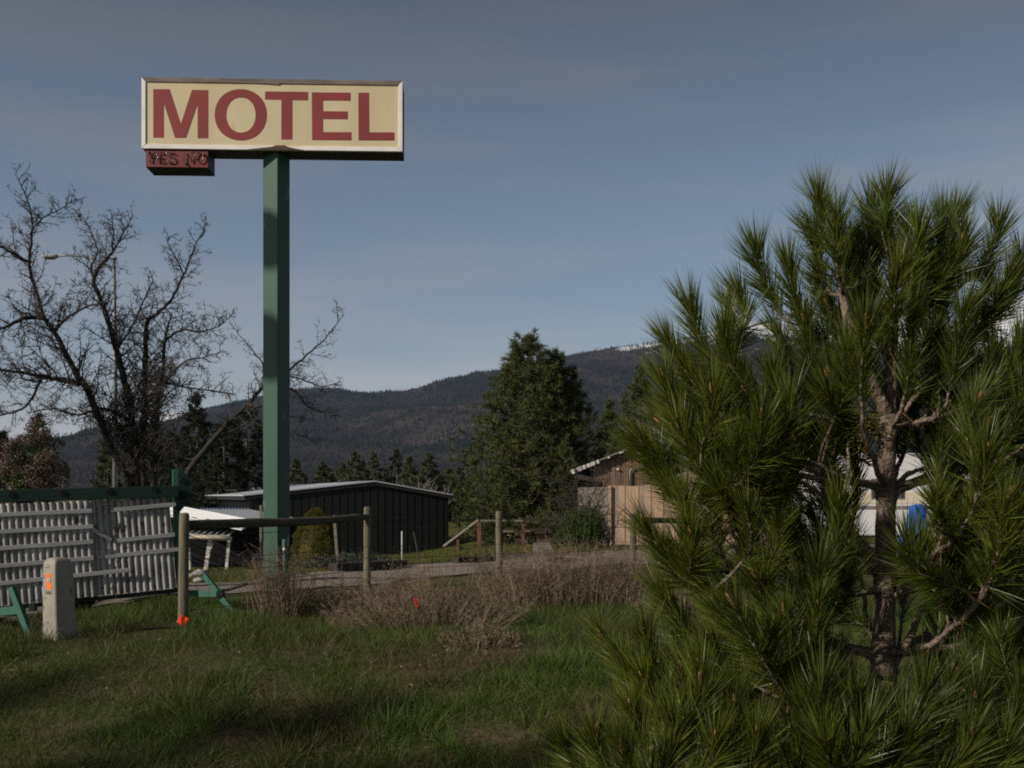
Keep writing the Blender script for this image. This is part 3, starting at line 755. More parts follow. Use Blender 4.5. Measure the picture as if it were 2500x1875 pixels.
flag(446, 1515, .105, R(-28), 12.75, 'bright orange flag tilted like a diamond at the foot of the corner post')
flag(1018, 1474, .13, R(12), 12.45, 'orange marking flag half hidden in dry brown weeds', squash=.32)

# ------------------------------------------------------------------ buildings behind
# dark metal warehouse running away from the viewer
wC = Vector((-10.4, 45, 0)); wd = Vector((.94, .35, 0)).normalized(); wl = Vector((-.35, .94, 0)).normalized()
WW, WR, WLEN, WRISE = 8.25, 5.06, 30.0, .56
def wp(a, l, z): return wC + wd * a + wl * l + Vector((0, 0, EYE + z))
wh = thing('metal_warehouse', gp(wC.x + 4, 47), 'long low dark metal warehouse with a white roof', 'warehouse')
prof = [(0, 0), (WR, WRISE), (WW, .03)]
b_ = MB(); gb = -3.0
vs = [wp(a, l, z) for l in (0, WLEN) for a, z in ((0, gb), (WW, gb), (WW, .03), (WR, WRISE), (0, 0))]
b_.add(vs, [(0, 1, 2, 3, 4), (9, 8, 7, 6, 5), (0, 4, 9, 5), (1, 6, 7, 2)])
def gz_at(a): return 0 + WRISE * a / WR if a < WR else WRISE + (.03 - WRISE) * (a - WR) / (WW - WR)
a = .12
q = 0
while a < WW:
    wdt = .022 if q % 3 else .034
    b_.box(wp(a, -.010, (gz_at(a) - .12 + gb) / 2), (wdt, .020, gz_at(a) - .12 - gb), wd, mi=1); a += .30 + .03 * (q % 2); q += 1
l = .3
while l < WLEN:
    b_.box(wp(-.02, l, (gb - .16) / 2), (.04, .12, -.16 - gb), wd, mi=1); l += .62
b_.build('wall', [MT['wh_wall'], MT['wh_rib_lit']], wh)
b_ = MB()
def roofslab(b_, a0, z0, a1, z1, l0, l1, th, lift=0):
    vs = [wp(a0, l0, z0 + lift), wp(a1, l0, z1 + lift), wp(a1, l1, z1 + lift), wp(a0, l1, z0 + lift)]
    vs += [v + Vector((0, 0, th)) for v in vs]
    b_.add(vs, [(0, 1, 2, 3), (4, 5, 6, 7), (0, 1, 5, 4), (1, 2, 6, 5), (2, 3, 7, 6), (3, 0, 4, 7)])
roofslab(b_, -.25, -.028, WR, WRISE, -.14, WLEN + .2, .05, .01); roofslab(b_, WR + .001, WRISE, WW + .25, -.02, -.14, WLEN + .2, .05, .01)
b_.build('roof', MT['wh_roof'], wh)
b_ = MB()
for (a0, z0, a1, z1) in ((-.05, -.006, WR, WRISE), (WR, WRISE, WW + .05, .02)):
    vs = [wp(a0, -.10, z0 - .13), wp(a1, -.10, z1 - .13), wp(a1, -.10, z1 + .005), wp(a0, -.10, z0 + .005)]
    vs += [v + wl * .03 for v in vs]
    b_.add(vs, [(0, 1, 2, 3), (7, 6, 5, 4), (0, 1, 5, 4), (1, 2, 6, 5), (2, 3, 7, 6), (3, 0, 4, 7)])
b_.box(wp(-.10, WLEN / 2, -.10), (.14, WLEN, .16), wd)
b_.build('fascia', MT['wh_trim'], wh)
for l in (2, 9, 15, 20, 25):
    b_ = MB(); b_.box(wp(WR, l + 4, WRISE + .10), (.5, .9, .12), wd, taper=.6); b_.build('roof_vent', MT['wh_trim'], wh)
b_ = MB(); b_.tube([wp(.35, 14, -.1), wp(.35, 14, .22)], .16, 10); b_.build('vent_pipe', MT['white'], wh)
b_ = MB(); b_.tube([wp(.3, 6.5, .0), wp(.3, 6.5, .26), wp(.3, 12, .22), wp(.3, 13.4, .1)], .03, 6); b_.build('roof_pipe', MT['wh_trim'], wh)

def slab(b_, pts, th=.04, ribs=None, mi=0):
    """thin sheet with thickness from four corners (a,b along the far side, c,d along the near one)"""
    a, b2, c, d = [Vector(p) for p in pts]
    vs = [a, b2, c, d]; vs += [v - Vector((0, 0, th)) for v in vs]
    b_.add(vs, [(0, 1, 2, 3), (7, 6, 5, 4), (0, 1, 5, 4), (1, 2, 6, 5), (2, 3, 7, 6), (3, 0, 4, 7)], mi)
    if ribs:
        for k in range(1, ribs):
            t = k / ribs; p, q = a.lerp(d, t), b2.lerp(c, t)
            b_.beam(p + Vector((0, 0, .012)), q + Vector((0, 0, .012)), .05, .03)
# grey roofed low shed
ls = thing('low_shed', gp(-9.2, 42), 'low shed with a dull grey metal roof against the warehouse', 'shed')
b_ = MB(); slab(b_, [P(490, 1243, 43.2), P(608, 1243, 43.2), P(742, 1268, 40.2), P(560, 1281, 38.5)], .05, 0); b_.build('roof', MT['shed_roof2'], ls)
b_ = MB()
for k in range(16):
    p = P(492 + 7.6 * k, 1243.2, 43.16); b_.box(p + Vector((0, 0, .02)), (.07, .12, .06))
b_.build('roof_ridge', mat('ridge_blue', (.12, .17, .24), None, .6), ls)
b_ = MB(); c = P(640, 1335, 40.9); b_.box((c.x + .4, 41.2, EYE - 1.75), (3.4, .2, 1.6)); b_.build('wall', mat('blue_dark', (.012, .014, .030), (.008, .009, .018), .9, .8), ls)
# lean-to with a bright white roof, leaning posts
lt = thing('lean_to', gp(-9.6, 37), 'tumbledown lean-to with bright white metal roof and leaning white posts', 'lean-to')
b_ = MB(); slab(b_, [P(447, 1236.5, 42.0), P(632, 1271.5, 40.0), P(590, 1292, 35.2), P(352, 1246, 36.0)], .04, 13); b_.build('roof', MT['shed_roof'], lt)
b_ = MB()
for (x0_, y0_, x1_, y1_) in ((475, 1265, 500, 1269), (455, 1262, 468, 1265), (548, 1266.5, 572, 1270), (592, 1266, 612, 1270), (508, 1269, 530, 1272)):
    pass
b_ = MB(); slab(b_, [P(452, 1293, 37.4), P(574, 1293.5, 37.6), P(560, 1307, 35.4), P(430, 1303, 35.3)], .03, 0)
for k in range(9):
    t = k / 8; b_.beam(P(452, 1293, 37.4).lerp(P(574, 1293.5, 37.6), t) + Vector((0, 0, .02)), P(430, 1303, 35.3).lerp(P(560, 1307, 35.4), t) + Vector((0, 0, .02)), .05, .04)
b_.build('porch_roof', MT['shed_roof2'], lt)
b_ = MB(); b_.tube([P(425, 1308, 35.2), P(500, 1311, 35.2), P(565, 1315.5, 35.2)], [.075, .08, .07], 10); b_.build('beam', MT['beam_cream'], lt)
gl = float(G(-10, 35.3))
for (xt, yt, xb, yb, w_) in ((513, 1320, 501, 1402, .12), (560, 1343, 552, 1398, .09), (459, 1338, 463, 1405, .13)):
    top = P(xt, yt, 35.5); bot = P(xb, yb, 35.5); bot.z = min(bot.z, float(G(bot.x, 35.5)) + .0) - .03
    if xt != 459: top.z = EYE - 1.40 if xt == 513 else EYE - 1.38
    b_ = MB(); b_.beam(bot, top, w_, w_, up=(0, 1, 0)); b_.build('post', MT['white_paint'], lt, .006)
b_ = MB(); b_.beam(P(514, 1340, 35.45), P(521, 1325, 35.45), .05, .05, up=(0, 1, 0)); b_.build('brace', MT['white_paint'], lt)
b_ = MB(); b_.box((P(500, 1, 38.8).x - .3, 38.8, EYE - 1.85), (3.8, .15, 1.6)); b_.box((P(505, 1, 38).x - .6, 37.2, EYE - 1.15), (3.2, .1, .2)); b_.build('wall', MT['shed_shade'], lt)
for (px, w_) in ((545, .5), (590, .7), (652, .6)):
    pass

# weathered barn
bY = 40.0
barn = thing('barn', gp(P(1535, 1, bY).x, bY), 'weathered brown board barn with a pale patched roof edge', 'barn')
pk = P(1535, 1097, bY); le = P(1394, 1153, bY); re_ = P(1676, 1153, bY); wlx = P(1449, 1, bY).x; wrx = P(1622, 1, bY).x
zl = lambda x: pk.z - abs(x - pk.x) * (pk.z - le.z) / (pk.x - le.x)
b_ = MB(); nb = 26
for k in range(nb):
    x0_ = wlx + (wrx - wlx) * k / nb; x1_ = wlx + (wrx - wlx) * (k + 1) / nb - .012
    d = .012 * (k % 2) + .006 * rng.random(); zb = EYE - 2.0
    vs = [(x0_, bY - d, zb), (x1_, bY - d, zb), (x1_, bY - d, zl(x1_) - .03), (x0_, bY - d, zl(x0_) - .03)]
    vs += [(x, bY + .1, z) for x, _, z in vs]
    b_.add(vs, [(0, 1, 2, 3), (7, 6, 5, 4), (0, 1, 5, 4), (1, 2, 6, 5), (2, 3, 7, 6), (3, 0, 4, 7)])
b_.box(((wlx + .1), bY + 4.6, EYE - .6), (.1, 9.0, 2.9)); b_.box(((wrx - .1), bY + 4.6, EYE - .6), (.1, 9.0, 2.9))
b_.build('wall', MT['barn_wood'], barn)
b_ = MB()
for e in (le, re_):
    slab(b_, [Vector((pk.x, bY + 9.5, pk.z + .06)), Vector((pk.x, bY - .3, pk.z + .06)), Vector((e.x, bY - .3, e.z + .06)), Vector((e.x, bY + 9.5, e.z + .06))], .06)
b_.build('roof', MT['grey_wood'], barn)
b_ = MB()
for k, (t0, t1) in enumerate(((.0, .05), (.10, .17), (.19, .24), (.26, .40), (.43, .47), (.62, .66), (.82, .9))):
    a = Vector(le).lerp(pk, t0); c = Vector(le).lerp(pk, t1); h_ = (.16, .15, .14, .13, .12, .06, .05)[k]
    b_ = MB(); b_.beam(a + Vector((0, -.32, .0)), c + Vector((0, -.32, .0)), .02, h_); b_.build('roof_flashing', MT['white_paint'], barn)
b_ = MB(); b_.beam(le + Vector((.1, -.2, -.12)), Vector((wlx, bY - .2, EYE + .55)), .08, .16); b_.box((wlx - .3, bY + 1, EYE - .2), (.08, 2, .5)); b_.build('rafter', MT['dark_wood'], barn)
b_ = MB()
cp = [P(1538, 1187, bY - .1), P(1538, 1152, bY - .1), P(1541, 1146, bY - .1), P(1548, 1143, bY - .1), P(1575, 1140, bY - .1), P(1603, 1138, bY - .1), P(1606, 1148, bY - .1)]
b_.tube(cp, .032, 8); b_.build('conduit', MT['galv'], barn)
b_ = MB(); c = P(1508, 1146, bY - .05); b_.tube([c, c + Vector((0, -.06, 0))], [.045, .04], 10); b_.build('wall_lamp', MT['beam_cream'], barn)

# board fence
bf = thing('board_fence', gp(P(1488, 1, 37).x, 37), 'new tan cedar board fence in front of the barn', 'fence')
fy = 37.0
def board(b_, x0_, x1_, y, zt, d=0.0, back=None):
    zb = float(G((x0_ + x1_) / 2, y)) + .02
    vs = [(x0_, y - d, zb), (x1_, y - d, zb), (x1_, y - d, zt), (x0_, y - d, zt)]; vs += [(x, y + .022, z) for x, _, z in vs]
    b_.add(vs, [(0, 1, 2, 3), (7, 6, 5, 4), (0, 1, 5, 4), (1, 2, 6, 5), (2, 3, 7, 6), (3, 0, 4, 7)])
bx0 = P(1492, 1, fy).x; ztop = P(1, 1187, fy).z
k = 0; x = bx0
bA = MB(); bB = MB()
while x < P(2010, 1, fy).x:
    w_ = .20 + .03 * rng.random(); board(bB if k % 4 == 0 or rng.random() < .12 else bA, x, x + w_ - .008, fy, ztop + .02 * rng.random() + (.03 if k > 4 else 0), .02 * (k % 2)); x += w_; k += 1
bA.build('boards', MT['cedar'], bf); bB.build('boards', MT['cedar_grey'], bf)['label'] = 'greyer boards of the fence'
b_ = MB(); zb = float(G(bx0, fy)); b_.box((bx0 - .05, fy - .05, (ztop + zb) / 2), (.09, .09, ztop - zb + .02)); b_.build('corner_post', MT['cedar'], bf)
b_ = MB(); b2 = P(1411, 1190, 39.5); aa = Vector((bx0 - .1, fy, 0))
for k in range(7):
    t0, t1 = k / 7, (k + .93) / 7; p, q = aa.lerp(Vector((b2.x, 39.5, 0)), t0), aa.lerp(Vector((b2.x, 39.5, 0)), t1)
    m = (p + q) / 2; z0_ = float(G(m.x, m.y)); b_.box((m.x, m.y, (ztop - .03 + z0_) / 2), ((q - p).length, .03, ztop - .03 - z0_), q - p)
b_.build('side_boards', MT['grey_wood'], bf)

# beige house with metal roof behind the fence
bs = thing('beige_house', gp(9.5, 47), 'beige sided building with a blue grey metal roof behind the pine', 'house')
hx0, hx1 = P(1618, 1, 44).x, P(1985, 1, 44).x; hz = P(1, 1120, 44).z; zt_ = P(1, 1093, 47.5).z
b_ = MB(); b_.box(((hx0 + hx1) / 2 + .15, 46.8, (hz + EYE - 2) / 2), (hx1 - hx0 - .5, 5.0, hz - EYE + 2))
for k in range(12):
    b_.box(((hx0 + hx1) / 2 + .15, 44.29, hz - .12 - .22 * k), (hx1 - hx0 - .5, .02, .03))
b_.build('wall', MT['beige'], bs)
b_ = MB(); slab(b_, [Vector((hx0, 47.6, zt_)), Vector((hx1, 47.6, zt_)), Vector((hx1, 43.9, hz)), Vector((hx0, 43.9, hz))], .08)
slab(b_, [Vector((hx0, 47.6, zt_)), Vector((hx1, 47.6, zt_)), Vector((hx1, 50, hz)), Vector((hx0, 50, hz))], .08)
b_.build('roof', mat('bluegrey_roof', (.27, .30, .36), (.22, .25, .31), .45, .8), bs)

# camper parked behind the young pine
rvY = 30.0
rx0, rx1 = P(1985, 1, rvY).x, P(2420, 1, rvY).x; rz0 = float(G(rx0 + 2, rvY)) + .45; rz1 = P(1, 1106, rvY).z
rv = thing('camper_trailer', gp((rx0 + rx1) / 2, rvY), 'white camper with a brown stripe parked behind the young pine', 'camper')
poly = [(0, .25), (.25, 0), (rx1 - rx0, 0), (rx1 - rx0, rz1 - rz0 - .15), (rx1 - rx0 - .2, rz1 - rz0), (.45, rz1 - rz0), (.12, rz1 - rz0 - .25), (0, rz1 - rz0 - 1.0)]
b_ = MB(); b_.prism(poly, (rx0, rvY, rz0), (1, 0, 0), (0, 0, 1), -2.2); b_.build('body', MT['rv_white'], rv, .05, 3)
zs = P(1, 1239, rvY).z
b_ = MB(); b_.box(((rx0 + rx1) / 2 + .05, rvY - .004, zs), (rx1 - rx0 - .2, .02, .09)); b_.build('stripe', MT['rv_stripe'], rv)
b_ = MB(); b_.box(((rx0 + rx1) / 2 + .05, rvY - .004, zs + .25), (rx1 - rx0 - .2, .014, .30)); b_.build('panel', MT['rv_cream'], rv)
for cx, w_ in ((.42, .9), (.80, .7)):
    x = rx0 + (rx1 - rx0) * cx; b_ = MB(); b_.box((x, rvY - .006, rz1 - .95), (w_, .03, .55)); wf = b_.build('window', MT['rv_stripe'], rv, .01)
    b_ = MB(); b_.box((x, rvY - .025, rz1 - .95), (w_ - .08, .012, .47)); b_.build('pane', MT['glass'], wf)
for cx in (.45, .60):
    x = rx0 + (rx1 - rx0) * cx; b_ = MB(); c = Vector((x, rvY + .12, rz0 - .12)); b_.tube([c, c + Vector((0, .2, 0))], .33, 20); wo = b_.build('wheel', MT['rubber'], rv, .03)
    b_ = MB(); b_.tube([c - Vector((0, .02, 0)), c], .18, 16); b_.build('rim', MT['galv'], wo)
# blue tarp bundle in front of the camper
tb = MB(); n = 28; tcn = P(2228, 1238, 28.6); vs = []
tg = float(G(tcn.x, 28.6))
for j in range(n + 1):
    for k in range(n):
        a = 2 * math.pi * k / n; z = j / n
        r_ = (.34 - .16 * z ** 1.6) * (1 + .45 * mnoise.noise(Vector((math.cos(a) * 1.6, math.sin(a) * 1.6, z * 2.2))) + .16 * mnoise.noise(Vector((math.cos(a) * 6, math.sin(a) * 6, z * 9)))) * (1 if j < n else .05)
        vs.append((tcn.x + math.cos(a) * r_ + .14 * z, 28.6 + math.sin(a) * r_, tg - .02 + (EYE - .30 - tg) * z * (1 + .10 * math.sin(a * 2 + 1) * z)))
fs = [(j * n + k, j * n + (k + 1) % n, (j + 1) * n + (k + 1) % n, (j + 1) * n + k) for j in range(n) for k in range(n)]
tb.add(vs, fs, 0, True); props(tb.build('tarp', MT['tarp']), 'bright blue tarp draped over a heap beside the camper', 'tarp')

# small yard things
def hpost(name, px, pt, Y, wd_, m, label, lean=0.0, cat='post', group=None, round_=False):
    t = P(px, pt, Y); z0_ = float(G(t.x, Y)) - .1; w_ = wd_ * Y / FPX; a = Vector((t.x - lean, Y, z0_)); b_ = MB()
    if round_: b_.tube([a, a.lerp(t, .9), t], [w_ / 2, w_ / 2, w_ * .42], 10)
    else: b_.beam(a, t, w_, w_, up=(0, 1, 0))
    return props(b_.build(name, m, None, .004), label, cat, group)
hpost('wooden_post', 637, 1234, 31, 6, MT['grey_wood'], 'short grey wooden post just left of the green sign pole')
hpost('wooden_post', 816, 1258, 29.4, 7, MT['grey_wood'], 'crooked grey wooden post rising out of the round shrub', lean=-.12)
hpost('marker_post', 981, 1297, 36, 3.0, MT['white_paint'], 'thin white stake in front of the dark warehouse wall')
hpost('steel_post', 1010, 1298, 25, 3.2, MT['wire'], 'thin dark steel stake leaning at the lawn edge left of the drive', lean=-.16, group='dark steel stakes')
hpost('steel_post', 1176, 1282, 27, 3.8, MT['wire'], 'dark steel stake leaning beside the brace fence', lean=-.20, group='dark steel stakes')
hpost('steel_post', 1208, 1290, 26, 3.2, MT['wire'], 'upright dark steel stake close to the third fence post', lean=0, group='dark steel stakes')
# brace fence
br = thing('brace_fence', hit(1170, 1325), 'low reddish post fence with grey rails and a diagonal brace', 'fence')
Yb = 40.0
def bpost(px, pt, w_, Y=Yb):
    t = P(px, pt, Y); z0_ = float(G(t.x, Y)) - .1; b_ = MB(); b_.beam((t.x, Y, z0_), t, w_, w_, up=(0, 1, 0)); b_.build('post', MT['post_red'], br, .01)
bpost(1170, 1269, .14); bpost(1118, 1306, .10, 41); bpost(1277, 1268, .12); bpost(1364, 1270, .12)
def brail(a, c, w_, h_, m): b_ = MB(); b_.beam(a, c, w_, h_); b_.build('rail', m, br)
brail(P(1169, 1269, Yb - .1), P(1083, 1334, 41.5), .06, .08, MT['grey_wood'])
brail(P(1172, 1271, Yb - .1), P(1285, 1271, Yb - .1), .05, .07, MT['grey_wood']); brail(P(1276, 1268, Yb - .1), P(1385, 1267, Yb), .10, .10, MT['dark_wood'])
brail(P(1228, 1297, Yb - .1), P(1380, 1295, Yb + .1), .05, .07, MT['grey_wood']); brail(P(1282, 1292, Yb - .2), P(1375, 1291, Yb), .09, .08, MT['dark_wood'])
b_ = MB()
for k in range(70):                                   # dead stems caught in the rails
    px = rng.uniform(1255, 1370); a = P(px, 1315, Yb + .15); a.z = float(G(a.x, a.y)); c = P(px + rng.normal() * 9, rng.uniform(1255, 1285), Yb + .2)
    b_.tube([a, a.lerp(c, .5) + Vector((rng.normal() * .05, 0, 0)), c], [.012, .01, .005], 4)
props(b_.build('dead_stalks', MT['weed']), 'dry tan stalks standing against the brace fence rails', 'dead plants')
# feed bag on the lawn
bgp = hit(1240, 1316); bag = thing('feed_bag', bgp, 'green and white bag slumped on the lawn', 'bag')
def lump(name, c, rx, ry, rz, m, par, seed, tilt=0.0, amp=.18):
    b_ = MB(); vs = []; nu_, nv_ = 16, 10
    for j in range(nv_ + 1):
        ph = math.pi * j / nv_
        for k in range(nu_):
            a = 2 * math.pi * k / nu_; d = Vector((math.sin(ph) * math.cos(a), math.sin(ph) * math.sin(a), math.cos(ph)))
            f = 1 + amp * mnoise.noise(d * 2.2 + Vector((seed, seed, 0)))
            p = Vector((d.x * rx * f, d.y * ry * f, d.z * rz * f)); p = Vector((p.x * math.cos(tilt) + p.z * math.sin(tilt), p.y, -p.x * math.sin(tilt) + p.z * math.cos(tilt)))
            vs.append(Vector(c) + p)
    fs = [(j * nu_ + k, j * nu_ + (k + 1) % nu_, (j + 1) * nu_ + (k + 1) % nu_, (j + 1) * nu_ + k) for j in range(nv_) for k in range(nu_)]
    b_.add(vs, fs, 0, True); return b_.build(name, m, par)
lump('body', bgp + Vector((.05, 0, .14)), .20, .12, .12, MT['white'], bag, 3.1, -.5)
lump('label_panel', bgp + Vector((.16, -.02, .30)), .09, .10, .16, MT['bag_green'], bag, 1.1, .35)
# landscape timbers beside the drive
def timber(px0, py0, px1, py1, s_, label):
    a, c = hit(px0, py0), hit(px1, py1); b_ = MB(); b_.beam(a + Vector((0, 0, s_ * .45)), c + Vector((0, 0, s_ * .45)), s_, s_)
    props(b_.build('timber', MT['dark_wood'], None, .015), label, 'timber', 'old dark timbers edging the drive')
timber(812, 1400, 985, 1389, .20, 'old dark timber edging below the grey green juniper mound')
timber(1112, 1379, 1214, 1374, .18, 'old dark timber lying on the lawn edge left of the third fence post')
for q, (px, py, r_, lab) in enumerate(((489, 1407, .13, 'larger pale rock on the grass by the lean-to'), (464, 1411, .08, 'small pale rock half hidden beside the corner fence post'), (484, 1421, .08, 'flat pale rock nearest the drive edge'))):
    c = hit(px, py); props(lump('rock', c + Vector((0, 0, r_ * .3)), r_ * 1.25, r_, r_ * .7, MT['stone'], None, q * 2.3, 0, .35), lab, 'rock', 'pale rocks by the drive')

# street lamp
lY = 35.0
lb = P(281, 1210, lY); lamp = thing('street_lamp', gp(lb.x, lY), 'tall galvanised street lamp standing among bare branches', 'street lamp')
b_ = MB(); b_.tube([(lb.x, lY, float(G(lb.x, lY)) - .1), P(281, 900, lY), P(278, 632, lY)], [.085, .07, .055], 12); b_.tube([P(278, 633, lY), P(278, 629, lY)], [.085, .085], 12); b_.build('pole', MT['galv'], lamp)
b_ = MB(); ap = [P(280, 668, lY), P(262, 648, lY), P(235, 634, lY), P(200, 625, lY), P(165, 623, lY), P(138, 625, lY)]; b_.tube(ap, [.04] * 5 + [.03], 8)
b_.build('arm', MT['galv'], lamp)
b_ = MB(); c = P(122, 626, lY)
vs = []
prof_ = [(-.26, .03, .02), (-.18, .10, .05), (0, .14, .075), (.16, .12, .07), (.24, .06, .05)]
for dx, ry, rz_ in prof_:
    for k in range(12):
        a = 2 * math.pi * k / 12; vs.append(c + Vector((dx, math.cos(a) * ry, math.sin(a) * rz_)))
fs = [(j * 12 + k, j * 12 + (k + 1) % 12, (j + 1) * 12 + (k + 1) % 12, (j + 1) * 12 + k) for j in range(4) for k in range(12)]
fs += [tuple(range(12)), tuple(range(48, 60))]
b_.add(vs, fs, 0, True); lh = b_.build('lamp_head', MT['lamp_head'], lamp)
b_ = MB(); b_.box(c + Vector((0, 0, -.07)), (.28, .18, .03)); b_.build('lens', MT['glass'], lh, .01)

# ------------------------------------------------------------------ bare trees
def smooth(pts, sub=5, jit=0.0):
    pts = [Vector(p) for p in pts]; out = []
    for i in range(len(pts) - 1):
        p0 = pts[max(i - 1, 0)]; p1 = pts[i]; p2 = pts[i + 1]; p3 = pts[min(i + 2, len(pts) - 1)]
        for k in range(sub):
            t = k / sub
            q = .5 * ((2 * p1) + (p2 - p0) * t + (2 * p0 - 5 * p1 + 4 * p2 - p3) * t * t + (3 * p1 - p0 - 3 * p2 + p3) * t ** 3)
            if jit and (i or k): q = q + Vector(rng.normal(size=3)) * jit
            out.append(q)
    out.append(pts[-1]); return out

class Twigs:
    def __init__(s): s.wood = MB(); s.p = []; s.d = []; s.l = []; s.tips = []
    def shoot(s, p, d, L, r, lev, up=.25):
        n = max(3, int(L / .11)); pts = [p.copy()]; d = d.normalized(); q = p.copy()
        kink = .30 if lev < 3 else .4
        for k in range(n):
            d = (d + Vector(rng.normal(size=3)) * kink * .55 + Vector((0, 0, up * .22))).normalized()
            q = q + d * (L / n); pts.append(q.copy())
        s.wood.tube(pts, [r * (1 - .75 * k / n) for k in range(n + 1)], 4 if lev < 2 else 3, cap=False)
        s.tips.append(pts[-1])
        if lev <= 1:
            m = int(L / .105)
            for k in range(m):
                t = (k + rng.random() + .6) / (m + .6)
                if t > .99: continue
                i = min(int(t * n), n - 1); a = pts[i].lerp(pts[i + 1], t * n - i); ax_ = (pts[i + 1] - pts[i]).normalized()
                sd = Vector(rng.normal(size=3)); sd = (sd - ax_ * sd.dot(ax_)).normalized()
                s.shoot(a, ax_ * .45 + sd, (L * .42) * (1 - .5 * t) * rng.uniform(.5, 1.1) + .05, max(.0042, r * .55), lev + 1, up)
        for k in range(int(L / (.075 if lev >= 2 else .10)) + 1):   # short fruit spurs
            t = rng.random(); i = min(int(t * n), n - 1); a = pts[i].lerp(pts[i + 1], t * n - i)
            s.p.append(a); s.d.append(rng.normal(size=3) + np.array([0, 0, .5])); s.l.append(rng.uniform(.04, .12))
    def along(s, pts, r0, r1, space, L0, L1, t0=.15, up=.25):
        n = len(pts); dist = [0]
        for i in range(1, n): dist.append(dist[-1] + (pts[i] - pts[i - 1]).length)
        m = int(dist[-1] * (1 - t0) / space)
        for k in range(m):
            t = t0 + (1 - t0) * (k + rng.random()) / m; x = t * dist[-1]
            i = max(j for j in range(n) if dist[j] <= x); i = min(i, n - 2)
            f = (x - dist[i]) / max(1e-6, dist[i + 1] - dist[i]); a = pts[i].lerp(pts[i + 1], f); ax_ = (pts[i + 1] - pts[i]).normalized()
            sd = Vector(rng.normal(size=3)); sd = (sd - ax_ * sd.dot(ax_)).normalized()
            L = L0 + (L1 - L0) * t; r = (r0 + (r1 - r0) * t)
            s.shoot(a, ax_ * .6 + sd + Vector((0, 0, up * .5)), L * rng.uniform(.45, 1.15), max(.0085, min(.016, r * .35)), 0 if rng.random() < .55 else 1, up)
    def mesh(s, name, m1, parent, buds=None):
        s.wood.build(name, m1, parent, recalc=False)
        p = np.array([tuple(q) for q in s.p]); d = unit(np.array(s.d)); l = np.array(s.l)
        V, T = blades(p, d, l, np.full(len(l), .010), rng.normal(size=(len(l), 3)) * .01)
        link('spurs', tri_mesh('spurs', V, T), parent, m1)['kind'] = 'stuff'
        if buds:
            sel = rng.random(len(l)) < buds[1]; q = p[sel] + d[sel] * l[sel][:, None]
            n = len(q); V, T = blades(q, rand_dirs(n) + np.array([0, 0, .5]), rng.uniform(.02, .045, n), rng.uniform(.010, .018, n), rng.normal(size=(n, 3)) * .005)
            link('leaf_buds', tri_mesh('leaf_buds', V, T), parent, buds[0])['kind'] = 'stuff'

tY = 23.0
ap_ = thing('apple_tree', hit(292, 1250), 'old bare many stemmed apple tree spreading behind the arrow sign', 'tree')
def zz_(x, y): return (x / 1.975, 400 + y / 1.975)
def limb(pl, r0, r1, Y, name='limb', par=ap_, m=MT['bark'], sub=5, jit=.007):
    pts = []
    for i, q in enumerate(pl):
        px, py = zz_(q[0], q[1]); pts.append(P(px, py, Y + (q[2] if len(q) > 2 else 0)))
    pts = smooth(pts, sub, jit); n = len(pts); r0 *= .84
    b_ = MB(); b_.tube(pts, [(r0 + (r1 - r0) * (i / (n - 1)) ** .8) * (1 + .07 * math.sin(i * 1.7)) for i in range(n)], 9); b_.build(name, m, par)
    return pts
tw = Twigs()
L1 = limb([(640, 1800, 0), (615, 1540, 0), (500, 1290, -.3), (420, 1090, -.5), (370, 1020, -.5), (270, 820, -.7), (210, 740, -.8), (170, 600, -.8), (140, 480, -.9), (155, 330, -1), (140, 200, -1.1), (75, 50, -1.2)], .115, .008, tY, 'stem')
L1b = limb([(385, 1060, -.5), (290, 1040, -.8), (180, 1020, -1.1), (60, 1000, -1.3), (-120, 985, -1.5)], .075, .02, tY)
L1c = limb([(215, 745, -.8), (120, 745, -1.1), (30, 785, -1.4), (-90, 830, -1.5)], .065, .018, tY)
L1d = limb([(265, 810, -.7), (320, 745, -.9), (420, 690, -1.2), (520, 668, -1.3)], .04, .012, tY)
L1e = limb([(150, 480, -.9), (80, 440, -1), (0, 395, -1.2), (-60, 330, -1.2)], .045, .012, tY)
L1f = limb([(145, 340, -1), (210, 260, -1.3), (290, 220, -1.4), (370, 165, -1.6)], .022, .006, tY)
L1g = limb([(200, 1030, -1), (140, 1150, -1.2), (60, 1200, -1.4), (-60, 1220, -1.5)], .035, .012, tY)
L2 = limb([(680, 1800, .1), (660, 1540, .1), (640, 1250, .1), (590, 1010, .1), (545, 840, .1), (490, 660, 0), (450, 550, 0), (530, 440, -.1), (570, 380, -.2), (640, 250, -.3)], .13, .008, tY, 'stem')
L2b = limb([(455, 560, 0), (440, 500, .3), (470, 420, .4), (430, 310, .5), (378, 220, .6)], .035, .006, tY)
L2c = limb([(540, 440, -.1), (545, 330, -.3), (535, 235, -.4)], .022, .008, tY)
L3 = limb([(690, 1600, .4), (695, 1260, .5), (700, 900, .6), (710, 765, .6), (760, 720, .5), (830, 650, .5), (890, 520, .4), (940, 400, .3), (1000, 280, .2)], .09, .007, tY, 'stem')
L3b = limb([(885, 530, .4), (840, 440, .6), (810, 380, .8), (838, 340, .8)], .022, .006, tY)
L4 = limb([(740, 1600, 0), (755, 1240, -.1), (785, 960, -.2), (800, 820, -.3), (830, 720, -.4)], .085, .014, tY, 'stem')
L5 = limb([(700, 1010, .6), (780, 1040, .3), (850, 1070, .1), (1000, 1090, -.2), (1130, 1110, -.4)], .04, .008, tY)
L5b = limb([(795, 850, -.2), (880, 800, -.3), (960, 810, -.4), (1060, 780, -.5), (1130, 712, -.5)], .035, .006, tY)
